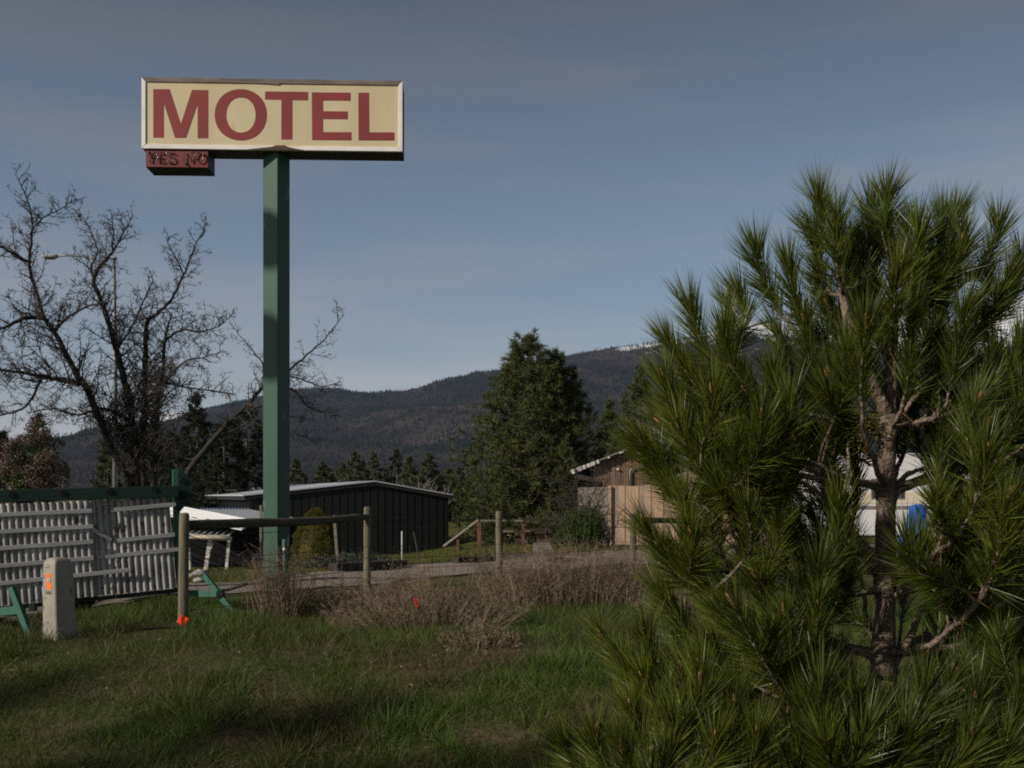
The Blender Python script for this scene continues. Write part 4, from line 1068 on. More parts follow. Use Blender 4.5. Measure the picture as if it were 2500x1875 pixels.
L5c = limb([(640, 1200, .1), (760, 1100, -.4), (880, 960, -.8), (1000, 930, -1.0), (1080, 900, -1)], .04, .007, tY)
L5d = limb([(560, 900, .1), (640, 780, -.4), (700, 640, -.6), (740, 560, -.7)], .035, .007, tY)
L5e = limb([(640, 1250, 0), (500, 1180, -.6), (380, 1210, -1), (260, 1180, -1.2), (140, 1200, -1.4)], .04, .008, tY)
for pts, r0, sp, a, c in ((L1, .1, .17, .95, .42), (L1b, .07, .15, .95, .6), (L1c, .06, .15, .9, .5), (L1d, .04, .15, .6, .4), (L1e, .04, .15, .6, .4), (L1f, .02, .13, .4, .25), (L1g, .03, .15, .7, .4),
                          (L2, .1, .15, 1.0, .42), (L2b, .03, .13, .5, .3), (L2c, .02, .12, .4, .25), (L3, .07, .14, .85, .36), (L3b, .02, .12, .35, .2), (L4, .07, .14, .85, .5), (L5, .04, .14, .7, .4), (L5b, .03, .13, .6, .3),
                          (L5c, .03, .13, .6, .35), (L5d, .03, .13, .6, .35), (L5e, .03, .14, .7, .4)):
    tw.along(pts, r0, .01, sp * .47, a * 1.45, c * .85, t0=.22 if len(pts) > 40 else .05)
# mat of suckers round the crotch
for k in range(150):
    px, py = zz_(rng.uniform(540, 800), rng.uniform(1180, 1500)); tw.shoot(P(px, py, tY + rng.normal() * .3), Vector((rng.normal(), rng.normal(), 1.0)), rng.uniform(.3, .9), .007, 1)
tw.mesh('twigs', MT['twig'], ap_, (MT['bud_leaf'], .5))
c = P(zz_(382, 252)[0], zz_(382, 252)[1], tY + .6); b_ = MB(); b_.tube([c - Vector((0, 0, .035)), c - Vector((0, 0, .02)), c, c + Vector((0, 0, .025)), c + Vector((0, 0, .035))], [.012, .034, .042, .034, .012], 10); b_.build('apple', mat('apple_red', (.10, .02, .015), None, .5), ap_)

lnY = 26.5
ln = thing('leaning_tree', hit(440, 1300), 'bare tree leaning to the right behind the green sign pole', 'tree')
tw = Twigs()
B1 = limb([(850, 1640, 0), (900, 1500, 0), (975, 1395, 0), (1080, 1270, 0), (1190, 1165, 0), (1270, 1075, 0), (1390, 995, .1), (1470, 930, .2), (1560, 850, .2), (1660, 725, .3)], .115, .007, lnY, 'trunk', ln)
B2 = limb([(1195, 1160, 0), (1262, 1165, -.3), (1330, 1090, -.5), (1410, 1085, -.6), (1500, 1180, -.8), (1610, 1200, -1)], .06, .008, lnY, 'limb', ln)
B3 = limb([(1280, 1070, 0), (1265, 965, .2), (1225, 910, .3), (1165, 840, .4), (1105, 765, .5)], .03, .006, lnY, 'limb', ln)
B4 = limb([(1300, 1050, 0), (1400, 1025, -.2), (1500, 1055, -.4), (1560, 1075, -.5), (1645, 1048, -.6)], .035, .006, lnY, 'limb', ln)
B5 = limb([(1190, 1170, 0), (1225, 1240, -.4), (1330, 1290, -.6), (1420, 1300, -.8), (1535, 1350, -1)], .035, .007, lnY, 'limb', ln)
B6 = limb([(1320, 1280, -.6), (1400, 1220, -.7), (1480, 1230, -.9)], .02, .006, lnY, 'limb', ln)
for pts, r0, sp, a, c in ((B1, .08, .13, .8, .5), (B2, .04, .12, .7, .45), (B3, .02, .12, .5, .3), (B4, .02, .11, .6, .4), (B5, .02, .13, .6, .4), (B6, .02, .14, .5, .4)):
    tw.along(pts, r0, .01, sp, a, c, t0=.30 if pts is B1 else .15)
tw.mesh('twigs', MT['twig'], ln, (MT['bud_leaf'], .25))

# ------------------------------------------------------------------ conifers in the middle distance
def conifer(name, px, ptop, Y, Rm, label, needle, bark, boughs=70, tufts=9, per=40, nl=.22, nw=.012, prof=None, group=None, base=None, two=None, spread=.28, droop=.0):
    top = P(px, ptop, Y); z0_ = float(G(top.x, Y)); H = top.z - z0_
    t_ = thing(name, (top.x, Y, z0_), label, 'tree', group)
    prof = prof or (lambda t: np.interp(t, [0, .08, .2, .5, .8, 1], [.55, .9, 1, .78, .36, .04]))
    lo = base if base is not None else .06
    wood = MB(); wood.tube([(top.x, Y, z0_ - .1), (top.x + .05, Y, z0_ + H * .5), (top.x, Y, z0_ + H * .98)], [H * .022, H * .014, .012], 8)
    wood.build('trunk', bark, t_)
    wood = MB(); pos = []; dr = []
    for k in range(boughs):
        t = lo + (1 - lo) * ((k + .5) / boughs) ** 1.15; az = k * 2.39996 + rng.normal() * .25
        rad = Rm * float(prof(t)) * rng.uniform(.72, 1.10); z = z0_ + H * t
        out = Vector((math.cos(az), math.sin(az), 0))
        tip = Vector((top.x, Y, z)) + out * rad; a = Vector((top.x, Y, z - rad * .22))
        mid = a.lerp(tip, .55) + Vector((0, 0, -.08 * rad - droop * rad)); wood.tube([a, mid, tip], [.012 + rad * .012, .010 + rad * .006, .006], 4, cap=False)
        m = tufts if t < .9 else max(3, tufts // 2)
        for q in range(m):
            f = 1 - (rng.random() ** 1.5) * .62
            c = a.lerp(tip, f) + Vector(rng.normal(size=3)) * spread * (.35 + .35 * rad / Rm) * Rm * .42
            c.z += .05
            pos.append(c); dr.append(out * .7 + Vector((0, 0, .65)) + Vector(rng.normal(size=3)) * .35)
    for q in range(8):                                   # leader
        pos.append(Vector((top.x, Y, z0_ + H * (.93 + .07 * q / 8))) + Vector(rng.normal(size=3)) * .05); dr.append(Vector((rng.normal() * .3, rng.normal() * .3, 1)))
    wood.build('branches', bark, t_, recalc=False)
    pos = np.repeat(np.array([tuple(p) for p in pos]), per, 0); dr = np.repeat(unit(np.array([tuple(d) for d in dr])), per, 0)
    n = len(pos); d = unit(dr * .75 + rand_dirs(n)); l = rng.uniform(.6, 1.15, n) * nl
    V, T = blades(pos + dr * (rng.random((n, 1)) - .5) * nl * .7, d, l, np.full(n, nw), dr * .03 * nl)
    link('crown', tri_mesh('crown', V, T), t_, needle)
    return t_

bushy = lambda t: np.interp(t, [0, .06, .18, .5, .8, .93, 1], [.85, 1.02, 1, .76, .42, .22, .06])
conifer('pine_tree', 1288, 832, 42.5, 2.85, 'tallest bushy pine behind the lawn, left and higher of two grown together', MT['far_needle'], MT['far_bark'], 150, 14, 40, .25, .018, base=.02, spread=.36, prof=bushy)
conifer('pine_tree', 1357, 866, 43.6, 2.2, 'bushy pine with a narrower tip, grown into the right side of the tallest one', MT['far_needle'], MT['far_bark'], 120, 14, 40, .25, .018, base=.03, spread=.36, prof=bushy)
conifer('pine_tree', 1562, 905, 55, 2.3, 'dense pine standing behind the brown barn', MT['far_needle'], MT['far_bark'], 90, 9, 40, .26, .02)
conifer('pine_tree', 1490, 985, 58, 1.6, 'smaller pine between the twin pines and the barn pine', MT['far_needle'], MT['far_bark'], 70, 9, 34, .26, .02)
conifer('conifer', 481, 967, 60, 1.9, 'dark pointed conifer behind the leaning bare tree', MT['dark_needle'], MT['far_bark'], 70, 9, 36, .26, .03)
conifer('conifer', 601, 1003, 58, 2.3, 'broad dark conifer touching the left edge of the sign pole', MT['dark_needle'], MT['far_bark'], 70, 9, 40, .26, .03, prof=lambda t: np.interp(t, [0, .3, .7, 1], [1, 1, .75, .2]))
conifer('conifer', 546, 1040, 56, 1.8, 'dark rounded conifer between the pointed one and the broad one', MT['dark_needle'], MT['far_bark'], 60, 9, 40, .26, .03, prof=lambda t: np.interp(t, [0, .3, .7, 1], [1, 1, .75, .25]))
conifer('conifer', 430, 1068, 62, 1.7, 'low dark conifer just right of the apple tree trunk', MT['dark_needle'], MT['far_bark'], 50, 9, 36, .26, .03, prof=lambda t: np.interp(t, [0, .3, .7, 1], [1, 1, .7, .2]))
conifer('conifer', 262, 1080, 50, 1.0, 'yellow green narrow conifer behind the street lamp foot', MT['row_needle'], MT['far_bark'], 40, 9, 36, .22, .025)
conifer('conifer', 340, 1070, 64, 1.3, 'dark conifer hidden behind the stems of the apple tree', MT['dark_needle'], MT['far_bark'], 40, 9, 36, .22, .03)
conifer('conifer', 92, 1017, 46, .9, 'dark conifer rising behind the pink blossom tree', MT['dark_needle'], MT['far_bark'], 40, 8, 32, .22, .025)
conifer('conifer', 6, 1058, 48, .9, 'dark conifer at the left edge of the picture', MT['dark_needle'], MT['far_bark'], 40, 8, 32, .22, .025)
row = [(723, 1126, 1.3, 0, 'slim conifer just right of the sign pole'), (743, 1165, 1.0, 1, 'tiny blackish conifer right of the slim one by the pole'), (786, 1132, 1.5, 0, 'green conifer left of the roof centre, beside a lower one'), (803, 1146, 1.2, 0, 'low green conifer tucked against a taller left neighbour'),
       (838, 1134, 2.0, 0, 'wide green conifer above the warehouse roof'), (866, 1107, 1.8, 0, 'tall green conifer in the middle of the distant row'), (884, 1128, 1.3, 0, 'narrow conifer leaning on the tall middle one'), (914, 1107, 1.8, 0, 'tall yellowish conifer over the warehouse peak'),
       (943, 1148, 1.2, 0, 'low conifer just right of the warehouse peak'), (969, 1100, 1.9, 1, 'tallest dark brown conifer of the distant row'), (1001, 1119, 1.7, 0, 'green conifer right of the dark brown one'), (1047, 1111, 1.9, 0, 'tall green conifer left of the blackish triangular one'),
       (1066, 1152, 1.6, 1, 'blackish triangular conifer near the warehouse end'), (1096, 1146, 1.8, 0, 'pale green conifer beside the big pine'), (1120, 1143, 1.8, 0, 'pale conifer partly behind the big pine')]
for q, (px, pt, r_, dk, lab) in enumerate(row):
    conifer('conifer', px, pt, 138 + 3 * (q % 5), r_ * 1.45, lab, MT['row_dark'] if dk else MT['row_needle'], MT['far_bark'], 45, 6, 26, .42, .085, group='conifers in a distant row', prof=lambda t: np.interp(t, [0, .12, .3, .6, .85, 1], [.8, 1, .92, .62, .28, .05]))
for px, pt, lab in ((1021, 1138, 'pale bare tree between two conifers above the warehouse roof'), (1053, 1160, 'pale bare tree in front of the blackish conifer'), (1086, 1165, 'low pale bare tree by the warehouse roof end'), (963, 1172, 'little pale bare tree just right of the warehouse peak')):
    Y = 120; t_ = thing('birch', gp(P(px, 1, Y).x, Y), lab, 'tree', 'pale bare trees in the distance'); b_ = MB(); bs_ = gp(P(px, 1, Y).x, Y)
    hgt = P(px, pt, Y).z - bs_.z
    for k in range(26):
        a = bs_ + Vector((rng.normal() * .1, 0, hgt * rng.uniform(.1, .6))); d = Vector((rng.normal() * .55, rng.normal() * .4, 1)) * hgt * rng.uniform(.2, .42)
        c = a + d; c.z = min(c.z, bs_.z + hgt); b_.tube([a, (a + c) / 2 + Vector((rng.normal() * .1, 0, 0)), c], [.05, .035, .015], 3, cap=False)
    b_.build('branches', MT['pale_bark'], t_, recalc=False)
    b_ = MB(); b_.tube([bs_, bs_ + Vector((.1, 0, hgt * .7))], [.10, .04], 6); b_.build('trunk', MT['pale_bark'], t_)

# ------------------------------------------------------------------ blossom tree and shrubs
def cloud(n, blobs):
    """points spread through a set of ellipsoids, denser towards their skins"""
    bl = np.array(blobs); wgt = bl[:, 3] * bl[:, 4] * bl[:, 5]; k = rng.choice(len(bl), n, p=wgt / wgt.sum())
    d = rand_dirs(n); r_ = rng.random(n) ** .33
    return bl[k, :3] + d * r_[:, None] * bl[k, 3:6], d
def blob_px(lst, Y):
    out = []
    for px, py, rx, ry in lst:
        c = P(px, py, Y + rng.normal() * .2); s_ = Y / FPX; out.append((c.x, c.y, c.z, rx * s_, rx * s_ * .8, ry * s_))
    return out
bt_ = thing('blossom_tree', hit(75, 1262), 'small tree covered in dull pink blossom left of the street lamp', 'tree')
bl = blob_px([(90, 1060, 34, 40), (125, 1085, 34, 36), (60, 1095, 40, 36), (20, 1110, 40, 34), (100, 1130, 48, 36), (40, 1155, 50, 32), (135, 1150, 36, 30), (-20, 1150, 45, 36), (80, 1180, 60, 25), (155, 1165, 26, 24), (-10, 1095, 24, 24), (110, 1040, 18, 24)], 27.5)
pts, d = cloud(13000, bl)
sel = np.array([mnoise.noise(Vector(p) * 3.2) for p in pts]) > -.12; pts, d = pts[sel], d[sel]; n = len(pts)
V, T = blades(pts, rand_dirs(n), rng.uniform(.03, .07, n), rng.uniform(.02, .04, n), rng.normal(size=(n, 3)) * .01); link('blossom', tri_mesh('blossom', V, T), bt_, MT['blossom'])
pts, d = cloud(3500, bl); n = len(pts)
V, T = blades(pts, rand_dirs(n), rng.uniform(.04, .08, n), rng.uniform(.02, .035, n), rng.normal(size=(n, 3)) * .01); link('leaves', tri_mesh('leaves', V, T), bt_, MT['bush_green'])
b_ = MB(); bb = hit(75, 1262)
b_.tube([bb, bb + Vector((0, 0, .6)), bb + Vector((.05, 0, 1.1))], [.09, .07, .05], 8); b_.build('trunk', MT['bark'], bt_)
b_ = MB()
for q in bl:
    for k in range(3): 
        c = Vector(q[:3]) + Vector(rng.normal(size=3)) * .2; b_.tube([bb + Vector((.02, 0, .8)), (bb + c) / 2 + Vector((rng.normal() * .1, 0, .35)), c], [.03, .018, .006], 4, cap=False)
b_.build('branches', MT['bark'], bt_, recalc=False)

# rounded yellow green shrub
sY = 30.6; sc = P(771, 1300, sY); sz0 = float(G(sc.x, sY)) - .05; sh = P(770, 1243, sY).z - sz0
shr = thing('round_shrub', (sc.x, sY, sz0), 'clipped looking dome of dense yellow green shrub beside the sign pole', 'shrub')
def dome_r(t): return np.interp(t, [0, .15, .4, .65, .85, .95, 1], [.60, .66, .63, .52, .33, .19, .05])
n = 32000; t = rng.random(n) ** .95; az = rng.random(n) * 6.283
lum = np.array([1 + .16 * mnoise.noise(Vector((math.cos(a) * 3.2, math.sin(a) * 3.2, q * 7))) + .10 * mnoise.noise(Vector((math.cos(a) * 9, math.sin(a) * 9, q * 16))) for a, q in zip(az, t)])
rr = dome_r(t) * lum * (1 - .22 * rng.random(n) ** 2)
pts = np.stack([sc.x + np.cos(az) * rr, sY + np.sin(az) * rr, sz0 + t * sh], 1)
d = unit(np.stack([np.cos(az), np.sin(az), .4 + t * 1.3], 1) + rand_dirs(n) * .6)
V, T = blades(pts, d, rng.uniform(.03, .065, n), rng.uniform(.006, .012, n), rng.normal(size=(n, 3)) * .006); link('foliage', tri_mesh('foliage', V, T), shr, MT['shrub_yellow'])
b_ = MB(); vs = []
for j in range(9):
    for k in range(16):
        a = 6.283 * k / 16; r_ = float(dome_r(j / 8)) * .74; vs.append((sc.x + math.cos(a) * r_, sY + math.sin(a) * r_, sz0 + j / 8 * sh * .95))
b_.add(vs, [(j * 16 + k, j * 16 + (k + 1) % 16, (j + 1) * 16 + (k + 1) % 16, (j + 1) * 16 + k) for j in range(8) for k in range(16)], 0, True); b_.build('inner_core', MT['shrub_yellow'], shr)  # solid core added inside the foliage to block light

# creeping juniper
jun = thing('juniper', hit(835, 1388), 'low spreading mound of grey green juniper in front of the warehouse', 'shrub')
pts = []; dd = []
for k in range(620):
    px = rng.uniform(700, 965); edge = 1 - abs((px - 830) / 138) ** 2.2
    Y = rng.uniform(28.6, 31.5); x = P(px, 1, Y).x; z = float(G(x, Y)); hgt = .50 * max(.12, edge) * rng.uniform(.3, 1) * (1 - .5 * abs((Y - 30) / 1.6))
    az = rng.random() * 6.283; d = np.array([math.cos(az), math.sin(az), .28]); L = rng.uniform(.2, .42)
    m = 26; s_ = rng.random(m)[:, None]
    pts.append(np.array([x, Y, z + hgt]) + d * L * s_); dd.append(d + rng.normal(size=(m, 3)) * .5)
pts = np.concatenate(pts); dd = np.concatenate(dd); n = len(pts)
V, T = blades(pts, dd, rng.uniform(.05, .10, n), rng.uniform(.012, .02, n), rng.normal(size=(n, 3)) * .008); link('foliage', tri_mesh('foliage', V, T), jun, MT['juniper'])

# leafy bush with bare stems in front of the board fence
gY = 34.5; gbp = gp(P(1428, 1, gY).x, gY)
gb_ = thing('leafy_bush', gbp, 'upright green leafy bush with bare stems against the board fence corner', 'bush')
pts = []; dd = []
for k in range(520):
    px = rng.normal(1424, 26); px = min(max(px, 1362), 1484); edge = 1 - abs((px - 1424) / 66) ** 2
    a = Vector((P(px, 1, gY).x, gY + rng.normal() * .35, 0)); a.z = float(G(a.x, a.y)); hgt = (.35 + .95 * max(0, edge)) * rng.uniform(.5, 1.05)
    lean_ = np.array([(px - 1424) * .004 + rng.normal() * .08, rng.normal() * .08, 1]); m = 34; s_ = (rng.random(m) ** .7)[:, None]
    pts.append(np.array(tuple(a)) + lean_ * hgt * s_); dd.append(np.array([0, 0, .8]) + rng.normal(size=(m, 3)) * .8)
pts = np.concatenate(pts); dd = np.concatenate(dd); n = len(pts)
V, T = blades(pts, dd, rng.uniform(.04, .08, n), rng.uniform(.014, .026, n), rng.normal(size=(n, 3)) * .01); link('leaves', tri_mesh('leaves', V, T), gb_, MT['bush_green'])
tw = Twigs()
for k in range(34):
    px = rng.normal(1420, 28); a = Vector((P(px, 1, gY).x, gY + rng.normal() * .25, 0)); a.z = float(G(a.x, a.y))
    tw.shoot(a, Vector(((px - 1420) * .012 + rng.normal() * .25, rng.normal() * .2, 1.2)), rng.uniform(1.3, 2.9) if k % 2 else rng.uniform(1.0, 1.8), .016, 1, .35)
tw.mesh('stems', MT['twig'], gb_, (MT['bud_leaf'], .35))

# ------------------------------------------------------------------ young pine, close to the viewer
HYP = 4.0
hp = thing('young_pine', gp(P(2158, 1, HYP).x, HYP), 'young long needled pine filling the right foreground', 'tree')
def z6(x, y): return (1480 + x / 2.155, 380 + y / 2.155)
def z7(x, y): return (1350 + x / 1.923, 1050 + y / 1.923)
ft = gp(P(2156, 1, HYP).x, HYP, -.1)
trunk = smooth([ft, P(2152, 1760, HYP), P(2156, 1640, HYP), P(2160, 1450, HYP), P(2163, 1250, HYP), P(2166, 1100, HYP), P(2170, 1010, HYP)], 8, .0012)
def taper(pts, r0, r1, lump_=.06): n = len(pts); return [(r0 + (r1 - r0) * i / (n - 1)) * (1 + lump_ * math.sin(i * 1.3) * rng.random()) for i in range(n)]
b_ = MB(); rT = taper(trunk, .047, .0265)
for i, p in enumerate(trunk):                        # swellings where the whorls leave
    pz = HY - (p.z - EYE) / HYP * FPX
    for wz_ in (1390, 1590, 1195, 1040): rT[i] += .007 * math.exp(-((pz - wz_) / 28) ** 2)
b_.tube(trunk, rT, 16)
leadA = smooth([P(2168, 1015, HYP), P(2128, 930, HYP - .04), P(2085, 830, HYP - .08), (P(2058, 720, HYP - .1)), P(2045, 610, HYP - .1), P(2003, 470, HYP - .1)], 6, .001)
leadB = smooth([P(2170, 1020, HYP), P(2176, 920, HYP + .03), P(2180, 780, HYP + .05), P(2178, 640, HYP + .05), P(2174, 540, HYP + .04), P(2168, 460, HYP + .03)], 6, .001)
b_.tube(leadA, taper(leadA, .026, .006), 10); b_.tube(leadB, taper(leadB, .025, .006), 10)
tv = len(b_.v)
for k in range(900):                                 # flakes and needle scars on the bark
    i = rng.integers(0, len(trunk) - 1); a = rng.random() * 6.28; f = rng.random(); c = trunk[i].lerp(trunk[i + 1], f); r_ = rT[i] * (1 - f) + rT[i + 1] * f
    o_ = Vector((math.cos(a), math.sin(a), 0)); sdw = Vector((-o_.y, o_.x, 0)); w_ = rng.uniform(.003, .009); h_ = rng.uniform(.001, .0025)
    p = c + o_ * (r_ - .001); b_.add([p - sdw * w_, p + sdw * w_, p + sdw * w_ * .8 + Vector((0, 0, h_ * 2)) + o_ * .004, p - sdw * w_ * .8 + Vector((0, 0, h_ * 2)) + o_ * .003], [(0, 1, 2, 3)])
b_.build('trunk', MT['pine_bark'], hp, recalc=False)

# shoots: picture position of the bud, direction in the picture, distance offset
tufts = []
def tz(f, lst, d0=None):
    for q in lst:
        px, py = f(q[0], q[1]); tufts.append((px, py, q[2], q[3], q[4], q[5] if len(q) > 5 else 1.0))
tz(z6, [(1118, 235, -.12, 1, -.1), (1215, 345, .02, 1, -.22), (1480, 225, .06, 1, .03), (1395, 280, .08, 1, .12), (1770, 345, .04, 1, .0), (1635, 385, -.04, 1, -.12), (1838, 330, .38, 1, .12), (1880, 435, .15, 1, -.1), (2060, 380, .10, 1, .1), (2120, 640, .22, 1, -.25),
        (1082, 425, -.42, 1, -.05), (792, 520, -.22, 1, .0, 1.1), (960, 600, -.12, 1, -.15), (445, 810, -.18, 1, .05, 1.05), (620, 935, -.02, 1, -.2), (332, 990, -.55, 1, .08), (310, 1195, -.28, 1, -.1, 1.05), (560, 1275, -.12, 1, -.3), (382, 1430, -.4, 1, -.15), (205, 1525, -.9, .7, .0),
        (705, 742, -.55, 1, -.05), (1356, 905, .03, 1, -.55, 1.0), (1272, 1045, -.12, 1, -.45), (965, 1325, -.15, 1, -.5), (822, 1425, -.05, 1, -.5), (750, 1530, -.3, 1, -.35), (1497, 1185, .02, 1, -.7, 1.05), (1530, 640, .10, 1, -.30), (1340, 645, .0, 1, .1), (1760, 765, .05, 1, .05),
        (1900, 805, .30, 1, -.25), (2020, 1075, .10, 1, -.2), (2175, 1005, .12, 1, -.35), (1840, 1515, .05, 1, -.15, .8), (2000, 1575, -.03, 1, -.6), (1800, 1630, .0, 1, -.1, .8), (2100, 1330, .2, 1, .1), (640, 800, -.2, 1, .2), (900, 930, -.3, 1, .2), (1120, 700, -.3, 1, .25), (1650, 600, .2, 1, .25),
        (2010, 640, .1, 1, .2), (1980, 860, .3, 1, .3), (2190, 560, .1, 1, .15), (480, 1150, -.4, 1, .15), (690, 1160, -.3, 1, .1), (1180, 1190, -.4, .9, .2), (870, 1150, -.3, 1, -.15), (1050, 900, -.2, 1, -.15), (1420, 760, .05, 1, -.05), (1620, 830, .15, 1, -.2), (1700, 980, .2, 1, -.1), (1880, 1000, .2, 1, .2), (640, 1340, -.3, 1, -.1),
        (1180, 1290, -.6, .6, -.35), (1420, 400, -.1, 1, .1), (1270, 520, -.3, .9, .15), (1000, 1480, -.4, .8, -.35), (1150, 1440, -.4, .8, -.2), (880, 1620, -.3, .9, -.3), (580, 1500, -.5, .8, -.1), (430, 1290, -.5, .9, .1), (300, 1400, -.7, .7, .15)])
tz(z7, [(437, 985, -.25, 1, -.25), (692, 1205, -.08, 1, -.75, 1.05), (1020, 990, .0, 1, -.6), (1110, 1180, -.05, 1, -.5, .9), (1260, 1225, .0, 1, -.85, 1.05), (1745, 1240, .10, 1, -.85, 1.1), (202, 1450, -.05, 1, -.6, 1.05), (606, 1130, -.1, 1, -.45), (800, 870, -.7, .8, -.4), (1243, 670, -.02, 1, -.45), (1372, 665, .02, 1, -.35),
        (1250, 818, -.0, 1, -.5, .8), (1666, 530, .02, 1, -.6), (1800, 335, .1, 1, -.5, .8), (2062, 630, .05, 1, -.5), (2150, 390, .05, 1, -.6, 1.05), (1280, 1490, -.35, 1, -.95), (1472, 1425, .3, 1, -.95), (890, 355, .02, 1, -.45), (650, 505, -.25, 1, -.3), (440, 470, -.55, 1, -.15), (620, 345, -.35, 1, -.15, 1.05),
        (2110, 995, .05, 1, -.6, .8), (2200, 1265, .1, .9, -.8), (500, 770, -.4, 1, -.1), (600, 600, -.9, .45, -.1), (60, 1480, -.3, 1, -.5), (430, 1180, -.4, .9, -.35), (330, 1080, -.5, .9, -.2), (860, 1290, -.2, .8, -.75), (960, 1460, -.2, 1, -.9), (1650, 1470, .05, 1, -.9), (1950, 1460, .1, 1, -.9), (2120, 1500, .1, 1, -.9),
        (700, 700, -.5, .9, -.2), (900, 560, -.2, 1, -.35), (1020, 640, -.2, .9, -.3), (980, 780, -.4, .8, -.3), (760, 1010, -.5, .8, -.4), (1150, 1020, -.1, 1, -.2), (1900, 780, .4, .8, -.3), (2050, 820, .5, .7, -.4), (1850, 640, .3, .9, -.2), (1960, 420, .2, 1, -.3), (1820, 480, .2, 1, -.1), (2000, 240, .1, 1, -.2), (1880, 1180, .2, .9, -.6), (2060, 1140, .3, .9, -.5), (560, 1380, -.3, 1, -.8), (380, 1330, -.4, 1, -.6), (760, 1480, -.1, 1, -.9), (1060, 330, -.2, 1, -.3), (780, 250, -.3, 1, -.2), (980, 200, -.2, 1, -.35), (1420, 1300, .0, .9, -.7), (1580, 1330, .05, .9, -.7), (330, 1500, -.2, 1, -.85), (1180, 1330, -.3, .9, -.8),
        (540, 250, -.6, .8, .0), (420, 120, -.6, .8, .05), (850, 120, -.3, 1, -.35), (900, 960, -.4, .9, -.5), (1130, 500, -.3, .9, -.1), (1090, 880, -.3, .8, -.45)])
for q in ((1955, 1150, -.5, .8, -.25), (1985, 1262, -.5, .7, .2), (1895, 1085, -.6, .8, -.25), (2318, 1105, .6, .8, .16), (2345, 1092, .5, .9, -.1), (1985, 900, -.5, .9, -.1), (2315, 870, .5, .9, .1), (1985, 1530, -.7, .7, -.1),
          (2335, 1345, .4, .9, .06), (2395, 1240, .5, .8, .3), (2445, 1600, .6, .8, -.2), (1845, 1410, -.6, .8, -.3), (2500, 1460, .7, .7, -.3), (2010, 1120, -.2, 1, .3), (2300, 1250, .3, 1, .35), (2050, 1255, -.3, .9, .4), (1930, 1240, -.5, .8, .1), (2030, 1430, -.4, .8, .3), (2290, 1560, .4, .9, .3)):
    tufts.append(q + (.95,))
tufts += [(2248, 1352, .08, 1, -.45, 1.0), (2300, 1330, .2, 1, -.3, 1.0), (2058, 1330, -.3, 1, -.25, .9), (2098, 1015, -.3, 1, .30, 1), (2232, 1002, .3, 1, .30, 1), (2268, 1068, .4, 1, .25, 1), (2112, 1082, -.3, 1, .35, .9), (2205, 965, .1, 1, .35, 1), (2296, 985, .4, 1, .2, 1), (2070, 1090, -.4, 1, .2, .9), (2150, 985, 0, 1, .4, 1), (2240, 1075, .2, 1, .4, .9), (2040, 1010, -.4, 1, .3, 1)]
n_shown = len(tufts)
# shoots on the far side, in whorls round the stem
prof_y = [460, 560, 620, 760, 850, 930, 1090, 1270, 1500, 1750, 2000]; prof_r = [.05, .18, .36, .56, .68, .74, .82, .90, .98, 1.10, 1.15]
back = []
for k in range(230):
    py = rng.uniform(560, 1850); az = rng.uniform(-.15, math.pi + .15) if rng.random() < .82 else rng.uniform(0, 6.28)
    rad = float(np.interp(py, prof_y, prof_r)) * rng.uniform(.5, .98) * (.62 if py < 900 else 1)
    if py < 900 and k % 2: continue
    x = math.cos(az) * rad; d = math.sin(az) * rad * .9
    px = 2165 + x / HYP * FPX * HYP / (HYP + d)
    tufts.append((px, py, math.cos(az) * .55 + rng.normal() * .15, 1, d, rng.uniform(.8, 1.05)))

NP0, ND, NLn, NBn = [], [], [], []; DP0, DD, DLn = [], [], []
wood = MB(); buds_shown = []; buds_rest = MB(); flk = []
def axis_at(z):
    py = HY - (z - EYE) / HYP * FPX
    if py > 1010:
        i = min(range(len(trunk)), key=lambda q: abs(trunk[q].z - z)); return trunk[i]
    return None
def bez(a, b2, c, d, n): return [a * (1 - t) ** 3 + b2 * 3 * t * (1 - t) ** 2 + c * 3 * t * t * (1 - t) + d * t ** 3 for t in (k / n for k in range(n + 1))]
wins = ((2090, 1110, 2150, 1270), (2142, 1030, 2196, 1310), (2165, 1105, 2250, 1180), (2135, 1490, 2205, 1600))
sunny = [P(2158, y, HYP) for y in (1130, 1190, 1250, 1310, 1510, 1570)]
def blocked(q, i_):
    px, py, dx, dy, dep, sc_ = q
    k = HYP / (HYP + dep); nrm = math.hypot(dx, dy); ux, uy = dx / nrm, -dy / nrm
    for t in (-.16, -.06, .03, .12):
        x, y = px + ux * t / HYP * FPX * k, py + uy * t / HYP * FPX * k; hw = (-14 if t > 0 else -20) if i_ < n_shown else 26
        for w_ in wins:
            if w_[0] - hw < x < w_[2] + hw and w_[1] < y < w_[3]: return True
    tip_ = P(px, py, HYP + dep); c_ = tip_ - Vector((dx, 0, dy)).normalized() * .05
    for f in sunny:                                  # leave the stem in the sun where the photo shows it lit
        v_ = c_ - f; a_ = v_.dot(sv)
        if a_ > .06 and (v_ - sv * a_).length < (.045 if i_ < n_shown else .10): return True
    return False
for k in range(64):                                  # near and right hand boughs
    py = rng.uniform(720, 1880); az = rng.uniform(-1.5, .5) if k % 3 else rng.uniform(-math.pi, -1.2)
    rad = float(np.interp(py, prof_y, prof_r)) * rng.uniform(.45, .95)
    if py < 900 and math.cos(az) < .3: continue
    x = math.cos(az) * rad; d = math.sin(az) * rad * .8
    px = 1250 + (P(2165, 1, HYP).x + x) * FPX / (HYP + d)
    tufts.append((px, py, math.cos(az) * .5 + rng.normal() * .15, 1, d, rng.uniform(.85, 1.05)))
keep_ = [(q, i < n_shown) for i, q in enumerate(tufts) if not blocked(q, i)]
